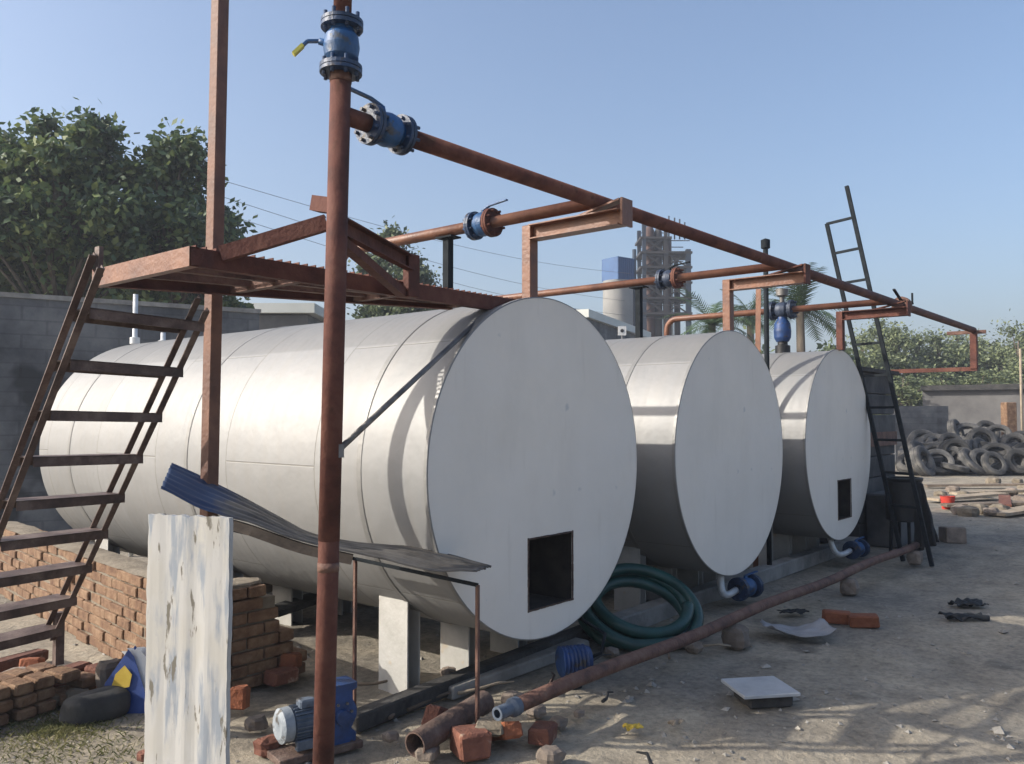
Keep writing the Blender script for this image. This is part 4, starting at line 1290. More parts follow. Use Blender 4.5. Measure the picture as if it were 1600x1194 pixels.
crumple(990, 1135, 0.10, 0.06, -30, 0.02, 9, 'dry_leaf', 'leaf_yellow', 'bright yellow leaf lying on the dirt', 'leaf')
crumple(1056, 1128, 0.09, 0.05, -20, 0.02, 12, 'dry_leaf', 'wood_pale', 'pale brown leaf lying right of the yellow leaf', 'leaf')
crumple(1240, 955, 0.25, 0.12, -40, 0.02, 15, 'dark_scrap', 'tarp_black', 'dark scrap between the ground pipe and the torn sheet', 'rag')

rs_ = random.Random(23)
for k, (px, py, ln, yaw, mt, lab) in enumerate(((640, 1100, 0.5, 20, 'wood', 'thin crooked stick behind the small brick pile'), (700, 1085, 0.7, 2, 'wood', 'long thin stick lying along the dark beam'), (760, 1075, 0.4, -20, 'wood_pale', 'pale stick before the concrete strip'), (860, 1065, 0.35, 35, 'rust_dark', 'short rusty rod before the blue outlet drum'), (930, 1030, 0.3, -15, 'timber_dark', 'black stick by the edge of the hose coil'), (1040, 1020, 0.28, 40, 'wood', 'brown stick on the dirt before the hose coil'), (600, 1065, 0.4, -35, 'wood', 'brown stick on the sand left of the rod frame'), (1110, 1010, 0.3, -60, 'wood_pale', 'pale splinter beside the brown block'), (950, 1090, 0.16, 10, 'timber_dark', 'dark twig on the open dirt before the ground pipe'), (1010, 1190, 0.2, 60, 'black_plastic', 'black strap end at the bottom edge of the picture'))):
    c = hit(px, py, Z=0.03); a = R(yaw)
    d = Vector((math.cos(a), math.sin(a), 0)) * ln / 2
    nn = Vector((-d.y, d.x, 0)).normalized()
    mb = MB(); mb.tube([c - d, c - d * 0.3 + nn * rs_.uniform(-.03, .03), c + d * 0.4 + nn * rs_.uniform(-.03, .03) + UP * 0.02, c + d + UP * 0.01], 0.009, 7, radii=[0.011, 0.010, 0.008, 0.005])
    solo(mb, 'stick', M[mt], (c.x, c.y, 0), lab, 'stick')
# bags by the board at lower left
def bag():
    c = hit(182, 1112, Z=0.0)
    t = thing('cement_bag', c, 'crumpled blue and yellow bag with a white side, left of the whitewashed board', 'bag')
    x, y = RIGHT, FWD
    poly = [(-0.10, 0.0), (0.17, 0.0), (0.16, 0.05), (0.05, 0.29), (0.03, 0.31), (-0.07, 0.15)]
    def slab(off, pl, mt, nm, thick):
        mb = MB(); n = len(pl)
        vs = [c + x * a + y * (off + dy + 0.25 * b) + UP * b for dy in (0, thick) for a, b in pl]
        fs = [(i, (i + 1) % n, n + (i + 1) % n, n + i) for i in range(n)] + [tuple(range(n)), tuple(range(2 * n - 1, n - 1, -1))]
        mb.add(vs, fs); o = mb.build(nm, M[mt], t)
        bv = o.modifiers.new('soft', 'BEVEL'); bv.width = 0.02; bv.segments = 3
        return o
    slab(0.0, poly, 'bag_blue', 'printed_side', 0.09)
    slab(-0.012, [(-0.03, 0.13), (0.05, 0.15), (0.055, 0.20), (0.02, 0.235), (-0.015, 0.20)], 'leaf_yellow', 'printed_patch', 0.03)
    slab(0.02, [(0.165, 0.04), (0.20, 0.12), (0.15, 0.25), (0.08, 0.315), (0.02, 0.31), (0.055, 0.28)], 'bag_white', 'white_side', 0.07)
bag()
c = hit(150, 1120, Z=0.0)
mb = MB()
rock(mb, c + UP * 0.06, (0.46, 0.30, 0.20), 71, jag=0.3)
sk = solo(mb, 'rubber_sack', M['sack'], (c.x, c.y, 0), 'dark grey collapsed sack among the rubble at lower left', 'sack')
sk.data.polygons.foreach_set('use_smooth', [True] * len(sk.data.polygons))
sb = sk.modifiers.new('soft', 'SUBSURF'); sb.levels = sb.render_levels = 2
c = hit(172, 1075, Z=0.06)
mb = MB(); rock(mb, c + UP * 0.06, (0.20, 0.14, 0.26), 75, jag=0.3)
solo(mb, 'grey_stone', M['stone'], (c.x, c.y, 0), 'upright grey stone behind the dark sack', 'stone')
for k, (px, py, s, lab) in enumerate(((120, 1088, 0.16, 'white-topped stone above the dark sack'), (75, 1095, 0.14, 'pale stone in the grass at lower left'), (20, 1062, 0.22, 'mossy stone at the left edge of the picture'), (230, 1180, 0.10, 'small stone at the foot of the board'), (400, 1130, 0.14, 'dark stone right of the board'), (420, 1165, 0.16, 'brown clod before the motor'), (575, 1110, 0.12, 'dark stone right of the blue pump'), (610, 1150, 0.10, 'small grey stone between pump and pipe offcut'))):
    c = hit(px, py, Z=0.04)
    mb = MB(); rock(mb, c, (s, s * 0.8, s * 0.6), k + 90)
    solo(mb, 'stone', M['brick_red' if k in (3, 5) else ('mortar' if k in (0, 1) else 'stone')], (c.x, c.y, 0), lab, 'stone')
# blue pipe bit
# planks under and behind the near tank
for k, (a, b, w_, h_, mt, lab) in enumerate((((372, 925), (500, 905), 0.16, 0.05, 'wood', 'grey plank lying under the nearest tank behind the brick wall'), ((420, 958), (505, 930), 0.2, 0.05, 'timber_dark', 'dark plank lying in the shade under the nearest tank'))):
    p, q = hit(*a, Z=0.22 - k * 0.05), hit(*b, Z=0.22 - k * 0.05)
    mb = MB(); mb.bar(p, q, w_, h_)
    solo(mb, 'plank', M[mt], (p.x, p.y, 0), lab, 'plank')

# ------------------------------------------------------------------ tall ladder by the far tank
ld = thing('tall_ladder', (10.86, 2.62, 0), 'tall dark steel ladder leaning beside the farthest tank, above the header pipe', 'ladder')
lb, lt_ = Vector((10.86, 2.62, -0.02)), hit(1323, 291, X=10.86)
off = Vector((0.15, 0.38, 0))
ltop = hit(1292, 350, X=11.01)
lbot = Vector((11.01, 2.98, -0.02))
mb = MB(); mb.bar(lb, lt_, 0.045, 0.045, up=(1, 0, 0)); mb.build('rail', M['dark_steel'], ld)
mb = MB(); mb.bar(lbot, ltop, 0.045, 0.045, up=(1, 0, 0)); mb.build('rail', M['dark_steel'], ld)
Ld = lt_ - lb
Ll = ltop - lbot
z = ltop.z
while z > 0.3:
    p = lb + Ld * ((z + 0.02 - 0.0) / Ld.z); q = lbot + Ll * ((z + 0.02) / Ll.z)
    mb = MB(); mb.bar(p, q, 0.03, 0.03); mb.build('rung', M['dark_steel'], ld)
    z -= 0.40

# dark masonry block beyond the farthest tank
X0, X1, Y0, Y1, H_ = 11.75, 13.45, 3.72, 8.5, 2.36
bk = thing('masonry_block', (X0, Y0, 0), 'dark grey coursed block structure behind the tall ladder', 'block')
mb = MB()
for c in range(8):
    j = rng.uniform(-0.012, 0.012)
    mb.box(((X0 + X1) / 2, (Y0 + Y1) / 2 + j, c * 0.295 + 0.147), (X1 - X0 + j, Y1 - Y0, 0.285), bev=0.01)
mb.build('courses', M['block_dark'], bk)
mb = MB(); mb.box(((X0 + X1) / 2, (Y0 + Y1) / 2, H_ + 0.03), (X1 - X0 + 0.12, Y1 - Y0 + 0.12, 0.055)); mb.build('top_slab', M['timber_dark'], bk)
mb = MB(); mb.box(((X0 + X1) / 2, Y0 - 0.022, 1.42), (X1 - X0 - 0.04, 0.02, 0.20)); mb.build('rusty_strip', M['rust_pipe'], bk)
mb = MB(); mb.box(((X0 + X1) / 2 - 0.1, Y0 - 0.25, 0.35), (X1 - X0 - 0.4, 0.4, 0.7), bev=0.02); mb.build('ledge', M['block_dark'], bk)

# black drum and tarp at the ladder foot
c = hit(1412, 812, d=10.75); c.z = 0
t = thing('black_drum', c, 'black plastic tub on a low stand at the ladder foot', 'drum')
mb = MB(); mb.lathe(c + UP * 0.42, UP, [(0.001, 0), (0.17, 0), (0.205, 0.02), (0.22, 0.5), (0.235, 0.53), (0.235, 0.55), (0.20, 0.55), (0.19, 0.06), (0.001, 0.05)], 28); mb.build('tub', M['black_plastic'], t)
for a in (0.6, 2.2, 3.8, 5.3):
    mb = MB(); mb.bar(c + Vector((math.cos(a) * 0.17, math.sin(a) * 0.17, 0)), c + Vector((math.cos(a) * 0.15, math.sin(a) * 0.15, 0.42)), 0.035, 0.035, up=(1, 0, 0)); mb.build('stand_leg', M['dark_steel'], t)
def tarp():
    top0, top1 = hit(1428, 752, d=10.6), hit(1442, 756, d=10.5)
    b0, b1 = hit(1432, 862, d=10.35), hit(1470, 848, d=10.1)
    n = 24
    vs, fs = [], []
    for i in range(n + 1):
        v = i / n
        for j in range(n + 1):
            u = j / n
            p = (top0.lerp(top1, u)).lerp(b0.lerp(b1, u), v ** 0.9)
            p += FWD * (0.05 * math.sin(u * 13 + v * 2) * v + 0.03 * noise.noise(Vector((u * 5, v * 5, 1))))
            p.z = max(p.z, 0.01)
            vs.append(p)
    for i in range(n):
        for j in range(n):
            a = i * (n + 1) + j
            fs.append((a, a + 1, a + n + 2, a + n + 1))
    mb = MB(); mb.add(vs, fs, True)
    o = solo(mb, 'black_tarp', M['tarp_black'], (b0.x, b0.y, 0), 'black tarpaulin hanging from the foot of the tall ladder to the ground', 'tarp')
    sm = o.modifiers.new('thickness', 'SOLIDIFY'); sm.thickness = 0.005
tarp()

# poles standing between the tanks
p = hit(1196, 378, X=8.9)
mb = MB(); mb.tube([(8.9, p.y, -0.05), (8.9, p.y, p.z)], 0.028, 10); mb.lathe((8.9, p.y, p.z - 0.08), UP, [(0.03, 0), (0.05, 0.01), (0.05, 0.1), (0.001, 0.12)], 12)
solo(mb, 'dark_pole', M['dark_steel'], (8.9, p.y, 0), 'thin dark pole with a knob standing between the middle and farthest tanks', 'pole')
p = hit(1181, 452, X=9.0)
mb = MB(); mb.angle((9.06, p.y + 0.1, -0.05), (9.0, p.y, p.z), 0.06, 0.007, up=(1, 0, 0))
solo(mb, 'angle_post', M['oxide_orange'], (9.0, p.y, 0), 'orange angle-iron post behind the middle tank top', 'post')

# ------------------------------------------------------------------ boundary wall at the left
def wall(a, b, h, th, name, mt, label, cat='wall', cap=None):
    a, b = Vector(a), Vector(b)
    d = (b - a).normalized()
    t = thing(name, a, label, cat)
    mb = MB(); mb.box((a + b) / 2 + UP * (h / 2 - 0.1), ((b - a).length, th, h + 0.2), d, Vector((-d.y, d.x, 0)), UP)
    mb.build('wall_body', mt, t)
    if cap:
        mb = MB(); mb.box((a + b) / 2 + UP * (h + cap[0] / 2), ((b - a).length + 0.05, th + cap[1], cap[0]), d, Vector((-d.y, d.x, 0)), UP)
        mb.build('coping', cap[2], t)
    return t
wa = hit(-260, 440, d=11.2); wb = hit(402, 489, d=14.2)
wall((wa.x, wa.y, 0), (wb.x, wb.y, 0), 3.47, 0.23, 'boundary_wall', M['wall_dark'], 'tall dark weathered boundary wall behind the stair', cap=(0.07, 0.06, M['concrete']))
# small white pipe posts by the wall
for k, (px, y0, y1, lab) in enumerate(((212, 460, 545, 'pale vent pipe standing before the dark wall, between the stair stringers'), (255, 520, 550, 'short pale pipe stub beside the vent pipe'))):
    p0, p1 = hit(px, y0, d=10.6), hit(px, y1, d=10.6)
    mb = MB(); mb.tube([(p0.x, p0.y, 0), p0], 0.03, 10); mb.lathe((p0.x, p0.y, p1.z + 0.05), UP, [(0.03, 0), (0.06, 0.01), (0.06, 0.09), (0.03, 0.1)], 12)
    solo(mb, 'vent_pipe', M['light_metal'], (p0.x, p0.y, 0), lab, 'pipe')

# ------------------------------------------------------------------ trees
def leaf_quads(pts, size, rs, droop=0.3, aspect=0.55):
    n = len(pts)
    ph = rs.uniform(0, 2 * np.pi, n); th = rs.normal(0, 0.6, n) - droop
    d = np.stack([np.cos(ph) * np.cos(th), np.sin(ph) * np.cos(th), np.sin(th)], 1)
    rnd = rs.normal(0, 1, (n, 3)); s = np.cross(d, rnd); s /= np.linalg.norm(s, axis=1, keepdims=True) + 1e-9
    L_ = size * rs.uniform(0.6, 1.35, n)[:, None]
    a = pts; b = pts + d * L_ * 0.5 + s * L_ * aspect * 0.5; c = pts + d * L_; e = pts + d * L_ * 0.5 - s * L_ * aspect * 0.5
    return np.stack([a, b, c, e], 1).reshape(-1, 3)

def quads_mesh(name, v, mt):
    me = bpy.data.meshes.new(name)
    nf = len(v) // 4
    me.vertices.add(len(v)); me.vertices.foreach_set('co', v.astype(np.float32).ravel())
    me.loops.add(len(v)); me.loops.foreach_set('vertex_index', np.arange(len(v), dtype=np.int32))
    me.polygons.add(nf); me.polygons.foreach_set('loop_start', np.arange(0, len(v), 4, dtype=np.int32)); me.polygons.foreach_set('loop_total', np.full(nf, 4, dtype=np.int32))
    me.update(calc_edges=True)
    me.materials.append(mt)
    return me

def make_tree(loc, height, crown_r, seed, label, leaf='leaf_dark', nleaf=9000, lsize=0.2, crown_base=0.3, squash=1.0, blobs=26, spread=0.16, name='leafy_tree', group=None, trunk_r=0.16):
    rs = np.random.RandomState(seed)
    t = thing(name, loc, label, 'tree', group)
    loc = Vector(loc)
    h0 = height * crown_base
    mb = MB()
    tr = [loc + Vector((0.1 * math.sin(k), 0.08 * math.cos(k * 1.7), 0)) * k / 3 + UP * (height * 0.8 * k / 5) for k in range(6)]
    tr[0].z = -0.1
    mb.tube(tr, trunk_r, 10, radii=[trunk_r * (1 - 0.14 * k) for k in range(6)])
    cpts, rad = [], []
    for k in range(blobs):
        while True:
            q = rs.uniform(-1, 1, 3)
            if np.linalg.norm(q) < 1 and np.linalg.norm(q) > 0.35: break
        zc = h0 + (height - h0) * (0.5 + 0.5 * q[2] * 0.86)
        taper = 1.0 if q[2] < 0.1 else 1 - 0.35 * q[2]
        c = Vector((q[0] * crown_r * 0.82 * taper, q[1] * crown_r * 0.82 * taper * squash, zc))
        cpts.append(c); rad.append(crown_r * spread * rs.uniform(0.7, 1.7))
        base = tr[0].lerp(tr[-1], min(0.95, max(0.3, (zc - h0 * 0.4) / height))) - loc
        mid = base.lerp(c, 0.55) + Vector((0, 0, 0.08 * height * rs.uniform(0, 1)))
        mb.tube([loc + base, loc + mid, loc + c], 0.03, 6, radii=[trunk_r * 0.42, trunk_r * 0.25, trunk_r * 0.08])
    mb.build('trunk', M['bark'], t)
    pts = []
    w_ = np.array(rad) ** 1.6; w_ /= w_.sum()
    idx = rs.choice(blobs, nleaf, p=w_)
    g = rs.normal(0, 1, (nleaf, 3)); g /= np.linalg.norm(g, axis=1, keepdims=True)
    rr = np.abs(rs.normal(0.0, 0.62, nleaf)) + 0.1
    C = np.array([tuple(c) for c in cpts]); Rr = np.array(rad)
    pts = C[idx] + g * (rr * Rr[idx])[:, None] * np.array([1.15, 1.15, 0.85])
    # twiggy clumping
    tw = rs.randint(0, 400, nleaf)
    cl = rs.normal(0, crown_r * 0.03, (400, 3))
    pts = pts + cl[tw]
    v = leaf_quads(pts, lsize, rs)
    o = bpy.data.objects.new('crown', quads_mesh('crown', v, M[leaf])); link(o, t)
    return t

def tree_at(px, py_top, d, width_px, label, seed, **kw):
    p = hit(px, py_top, d=d)
    make_tree((p.x, p.y, 0), p.z, width_px / FPX * d / 2, seed, label, **kw)
tree_at(105, 140, 19, 320, 'tall broad-leaved tree behind the dark wall at the left edge', 3, nleaf=32000, lsize=0.195, crown_base=0.36, blobs=80, spread=0.145)
tree_at(-60, 190, 20, 300, 'dark leafy tree cut by the left edge of the picture', 8, nleaf=20000, lsize=0.19, crown_base=0.36, blobs=70, spread=0.15)
tree_at(276, 200, 20, 262, 'leafy tree between the stair and the tall square column', 5, nleaf=27000, lsize=0.19, crown_base=0.34, blobs=62, spread=0.15)
tree_at(170, 330, 23, 480, 'wide low dark tree filling in behind the dark wall', 21, nleaf=20000, lsize=0.24, crown_base=0.28, blobs=90, spread=0.12, squash=0.6)
tree_at(612, 326, 30, 110, 'slim round-topped tree beyond the platform', 11, leaf='leaf_mid', nleaf=10000, lsize=0.19, crown_base=0.38, blobs=26, spread=0.26)
tree_at(655, 385, 31, 110, 'lower bushy tree right of the slim tree beyond the platform', 12, leaf='leaf_mid', nleaf=8000, lsize=0.18, crown_base=0.3, blobs=20, spread=0.26)
# far treeline on the right
rr_ = np.random.RandomState(5)
tl_lab = 'hazy olive tree in the far treeline behind the tyre heap'
protos = []
ps = [(1345, 506, 42), (1378, 486, 44), (1400, 498, 43), (1432, 484, 45), (1462, 504, 44), (1490, 512, 47), (1525, 518, 45), (1552, 500, 46), (1585, 490, 43), (1618, 498, 45), (1655, 486, 44), (1415, 561, 38), (1475, 566, 39), (1540, 571, 38), (1600, 561, 39), (1310, 526, 44)]
for k, (px, py, d) in enumerate(ps):
    p = hit(px, py, d=d)
    if k < 4:
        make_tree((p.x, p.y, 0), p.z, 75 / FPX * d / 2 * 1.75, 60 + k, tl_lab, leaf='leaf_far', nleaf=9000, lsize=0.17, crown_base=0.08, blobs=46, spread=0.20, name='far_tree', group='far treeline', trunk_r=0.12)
        protos.append((bpy.data.objects[-1] if False else [o for o in COL.objects if o.name.startswith('far_tree') and o.type == 'EMPTY'][-1], p.z))
    else:
        src, hz = protos[k % 4]
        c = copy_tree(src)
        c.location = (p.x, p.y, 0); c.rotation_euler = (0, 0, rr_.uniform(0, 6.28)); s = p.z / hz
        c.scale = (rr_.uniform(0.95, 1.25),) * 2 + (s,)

# palms
def palm(px, py, d, seed, label):
    p = hit(px, py, d=d)
    rs = random.Random(seed)
    t = thing('palm_tree', (p.x, p.y, 0), label, 'palm tree', 'palms behind the tanks')
    b = Vector((p.x, p.y, 0)); top = Vector((p.x, p.y, p.z))
    mb = MB(); mb.tube([b - UP * 0.1, b.lerp(top, 0.5) + Vector((0.06, 0, 0)), top], 0.14, 10, radii=[0.18, 0.14, 0.12]); mb.build('trunk', M['bark'], t)
    mb = MB()
    for k in range(20):
        a = 2 * math.pi * k / 20 + rs.uniform(-.15, .15)
        el_ = rs.uniform(-0.1, 1.25)
        Lf = rs.uniform(1.3, 1.9)
        d0 = Vector((math.cos(a) * math.cos(el_), math.sin(a) * math.cos(el_), math.sin(el_)))
        prev = top; dr = d0.copy(); pts = [top]
        for q in range(12):
            dr = (dr + Vector((0, 0, -0.11))).normalized()
            prev = prev + dr * (Lf / 12); pts.append(prev)
        for q in range(1, 13):
            tg = (pts[q] - pts[q - 1]).normalized()
            sd_ = tg.cross(UP).normalized(); upv = sd_.cross(tg)
            ln = 0.42 * math.sin(math.pi * (0.12 + 0.85 * q / 13)) + 0.05
            for s in (-1, 1):
                for h_ in (0.0, 0.5):
                    base = pts[q - 1].lerp(pts[q], h_)
                    e = base + (sd_ * s * 0.8 + tg * 0.55 - upv * 0.25 * rs.uniform(0.2, 1.4)).normalized() * ln
                    wv = tg * 0.028
                    mb.add([base - wv, base + wv, e], [(0, 1, 2)])
    mb.build('fronds', M['leaf_palm'], t)
palm(1112, 508, 26, 2, 'palm with low fronds showing left of the orange bracket on the middle tank')
palm(1250, 486, 25, 4, 'palm with spreading fronds behind the bright blue relief valve')
palm(1172, 492, 30, 7, 'distant palm behind the thin dark pole')
tree_at(1290, 512, 33, 90, 'green bushy tree right of the palms behind the farthest tank', 31, leaf='leaf_mid', nleaf=3500, lsize=0.26, crown_base=0.1, blobs=20, spread=0.28)
tree_at(1150, 520, 36, 120, 'low green tree behind the palms', 33, leaf='leaf_mid', nleaf=3500, lsize=0.26, crown_base=0.1, blobs=20, spread=0.28)

# ------------------------------------------------------------------ far industry
def tower():
    D = 62
    p0 = hit(1003, 650, d=D); p1 = hit(1078, 650, d=D)
    base = (p0 + p1) / 2; base.z = 0
    t = thing('process_tower', base, 'rusty open steel process tower with pipes and platforms on the skyline', 'tower')
    u = RIGHT; v = FWD
    W_ = (p1 - p0).length
    def at(px, py, off=0.0): return hit(px, py, d=D) + FWD * off
    zt = lambda py: hit(1040, py, d=D).z
    for px, py, w_, mt, off in ((1006, 348, 0.28, 'tower_blue', 0), (1006, 350, 0.28, 'tower_blue', 2.4), (1040, 345, 0.25, 'tower_steel', 0), (1056, 362, 0.22, 'tower_steel', 2.4), (1075, 390, 0.36, 'tower_blue', 0), (1066, 395, 0.3, 'tower_blue', 2.4)):
        q = at(px, py, off); mb = MB(); mb.box((q.x, q.y, q.z / 2), (w_, w_, q.z), u, v, UP); mb.build('column', M[mt], t)
    for px, py, r_, mt in ((1018, 350, 0.38, 'tower_rust'), (1032, 352, 0.28, 'tower_steel'), (1046, 372, 0.33, 'tower_rust'), (1052, 395, 0.16, 'pale_roof'), (1062, 420, 0.22, 'tower_steel')):
        q = at(px, py, 1.0); mb = MB(); mb.tube([(q.x, q.y, 0), (q.x, q.y, q.z - 0.3), (q.x, q.y, q.z)], r_, 12, radii=[r_, r_, r_ * 0.6]); mb.build('vessel', M[mt], t)
    for py, xa, xb in ((372, 1003, 1046), (395, 1003, 1078), (418, 1003, 1078), (442, 1003, 1078), (466, 1003, 1078), (490, 1003, 1078)):
        a, b = at(xa, py), at(xb, py)
        mb = MB(); mb.box(((a + b) / 2) + v * 1.2, ((b - a).length + 0.3, 2.8, 0.16), u, v, UP)
        for s in (0, 2.4):
            mb.bar(a + v * s + UP * 0.9, b + v * s + UP * 0.9, 0.06, 0.06)
        mb.build('deck', M['tower_steel'], t)
    mb = MB()
    lev = [372, 395, 418, 442, 466, 490]
    for i in range(len(lev) - 1):
        for xa, xb in ((1006, 1040), (1040, 1075)):
            if i == 0 and xb == 1075: continue
            mb.bar(at(xa, lev[i]), at(xb, lev[i + 1]), 0.10, 0.10); mb.bar(at(xb, lev[i]), at(xa, lev[i + 1]), 0.10, 0.10)
    mb.build('bracing', M['tower_steel'], t)
    mb = MB()
    for px, py in ((1047, 335), (1056, 338), (1064, 340), (1072, 345)):
        q = at(px, py, 0.5); b = at(px, 372, 0.5); mb.tube([b, q], 0.06, 6)
    mb.build('vent_pipes', M['tower_blue'], t)
    # silo with blue clad head
    D2 = 55
    a, b = hit(941, 440, d=D2), hit(990, 440, d=D2)
    c = (a + b) / 2; r_ = (b - a).length / 2
    s = thing('silo', (c.x, c.y, 0), 'pale round silo with a boxy blue clad head on the skyline', 'silo')
    mb = MB(); mb.lathe((c.x, c.y, 0), UP, [(r_ * 0.96, -0.1), (r_ * 0.96, c.z), (0.001, c.z)], 32); mb.build('drum', M['silo'], s)
    zt2 = hit(965, 405, d=D2).z
    mb = MB()
    x_ = (RIGHT * 0.8 + FWD * 0.6).normalized(); y_ = Vector((-x_.y, x_.x, 0))
    mb.box((c.x, c.y, (c.z + zt2) / 2), (r_ * 1.45, r_ * 1.45, zt2 - c.z), x_, y_, UP)
    for k in range(9):
        mb.box(Vector((c.x, c.y, (c.z + zt2) / 2)) - y_ * (r_ * 0.725 + 0.02) + x_ * ((k - 4) * r_ * 0.17), (0.06, 0.05, zt2 - c.z), x_, y_, UP)
    mb.build('clad_head', M['clad_blue'], s)
    q = hit(991, 390, d=D2)
    mb = MB(); mb.tube([(q.x, q.y, 0), q], 0.13, 10); mb.build('stack_pipe', M['tower_blue'], s)
    # pale low sheds
    a, b = hit(922, 484, d=37), hit(1016, 520, d=47)
    b.z = a.z
    dv = (b - a).normalized(); nv = Vector((-dv.y, dv.x, 0))
    if nv.dot(FWD) < 0: nv = -nv
    sh = thing('low_shed', (a.x, a.y, 0), 'low shed with a pale roof behind the gap between near and middle tanks', 'shed')
    mid = (a + b) / 2 + nv * 2.0
    mb = MB(); mb.box((mid.x, mid.y, (a.z - 0.35) / 2), ((b - a).length, 3.6, a.z - 0.35), dv, nv, UP); mb.build('shed_body', M['wall_dark'], sh)
    mb = MB(); mb.box((mid.x, mid.y, a.z - 0.17), ((b - a).length + 0.4, 4.0, 0.36), dv, nv, UP); mb.build('shed_roof', M['pale_roof'], sh)
    m2 = a.lerp(b, 0.36) + nv * 2.4
    mb = MB(); mb.box((m2.x, m2.y, a.z + 0.22), ((b - a).length * 0.45, 1.6, 0.42), dv, nv, UP); mb.build('roof_box', M['clad_dark'], sh)
    q = hit(972, 517, d=33)
    sg = thing('sign_board', (q.x, q.y, 0), 'small white square sign with a dark dot beside the low shed', 'sign')
    mb = MB(); mb.box(q, (0.32, 0.03, 0.36), RIGHT, FWD, UP); mb.build('panel', M['bag_white'], sg)
    mb = MB(); mb.lathe(q - FWD * 0.02, -FWD, [(0.07, 0), (0.07, 0.006), (0.001, 0.006)], 16); mb.build('dark_dot', M['black_plastic'], sg)
    mb = MB(); mb.tube([(q.x, q.y, 0), (q.x, q.y, q.z - 0.18)], 0.03, 8); mb.build('stake', M['grey_steel'], sg)
    # pale building glimpsed under the platform
    D4 = 34
    a, b = hit(405, 488, d=D4), hit(505, 492, d=D4)
    mid = (a + b) / 2
    sh = thing('low_shed', (mid.x, mid.y, 0), 'long pale low shed glimpsed under the platform', 'shed')
    mb = MB(); mb.box((mid.x, mid.y, a.z / 2 - 0.25), ((b - a).length, 5, a.z - 0.3), RIGHT, FWD, UP); mb.build('shed_body', M['wall_pale'], sh)
    mb = MB(); mb.box((mid.x, mid.y, a.z - 0.18), ((b - a).length + 0.6, 5.6, 0.36), RIGHT, FWD, UP); mb.build('shed_roof', M['pale_roof'], sh)
    a, b = hit(-120, 436, d=36), hit(150, 438, d=36); mid = (a + b) / 2
    sh = thing('pale_building', (mid.x, mid.y, 0), 'bright pale building showing between the trees and the dark wall', 'building')
    mb = MB(); mb.box((mid.x, mid.y, mid.z / 2 - 0.2), ((b - a).length, 6, mid.z), RIGHT, FWD, UP); mb.build('building_body', M['pale_roof'], sh)
    mb = MB(); mb.box((mid.x, mid.y, mid.z - 0.13), ((b - a).length + 0.5, 6.5, 0.16), RIGHT, FWD, UP); mb.build('roof_edge', M['pale_roof'], sh)
tower()

# far hill
def hill():
    D = 230
    n = 60
    vs, fs = [], []
    for j, (dd, k) in enumerate(((0, 0.0), (25, 0.55), (60, 1.0), (140, 0.9), (220, 0.0))):
        for i in range(n + 1):
            px = 700 + 420 * i / n
            q = hit(px, 650, d=D + dd)
            prof = math.exp(-((px - 915) / 60) ** 2) * 0.9 + 0.45 * math.exp(-((px - 1000) / 130) ** 2) + 0.3 * math.exp(-((px - 800) / 70) ** 2)
            hh = 30 * prof * k * (1 + 0.12 * noise.noise(Vector((px * 0.03, dd * 0.02, 3))))
            vs.append(Vector((q.x, q.y, hh - 0.5)))
    for j in range(4):
        for i in range(n):
            a = j * (n + 1) + i
            fs.append((a, a + 1, a + n + 2, a + n + 1))
    mb = MB(); mb.add(vs, fs, True)
    tag(mb.build('hill', M['hill']), kind='structure')
hill()

# power lines
cab = [((300, 268), (1060, 432), 'highest of the three thin power cables over the tanks'), ((300, 292), (1060, 478), 'middle one of the three thin power cables over the tanks'), ((300, 318), (1060, 500), 'lowest of the three thin power cables over the tanks')]
for k, (a, b, lab) in enumerate(cab):
    p, q = hit(*a, d=30), hit(*b, d=60)
    pts = [p.lerp(q, i / 20) - UP * 0.9 * math.sin(math.pi * i / 20) for i in range(21)]
    mb = MB(); mb.tube(pts, 0.010, 6)
    solo(mb, 'power_cable', M['cable'], p, lab, 'cable', 'power cables')

# ------------------------------------------------------------------ right background
wa, wb = hit(1442, 607, d=33), hit(1700, 612, d=30)
wall((wa.x, wa.y, 0), (wb.x, wb.y, 0), wa.z - 0.1, 0.25, 'yard_wall', M['wall_pale'], 'pale grey wall with a dark coping behind the tyre heap', cap=(0.20, 0.5, M['timber_dark']))
wa, wb = hit(1395, 622, d=31.5), hit(1478, 618, d=31.5)
wall((wa.x, wa.y, 0), (wb.x, wb.y, 0), wa.z - 0.3, 0.3, 'yard_wall', M['wall_dark'], 'short dark weedy wall left of the pale wall')
q = hit(1594, 545, d=29)
mb = MB(); mb.tube([(q.x, q.y, -0.1), q], 0.04, 10)
solo(mb, 'pale_pole', M['wood_pale'], (q.x, q.y, 0), 'slim pale pole standing at the right edge before the wall', 'pole')
q = hit(1576, 640, d=28)
mb = MB(); mb.box((q.x, q.y, 1.1), (0.35, 0.35, 2.2), RIGHT, FWD, UP, 0.02)
solo(mb, 'brick_pier', M['brick'], (q.x, q.y, 0), 'short brick pier behind the right part of the tyre heap', 'pier')

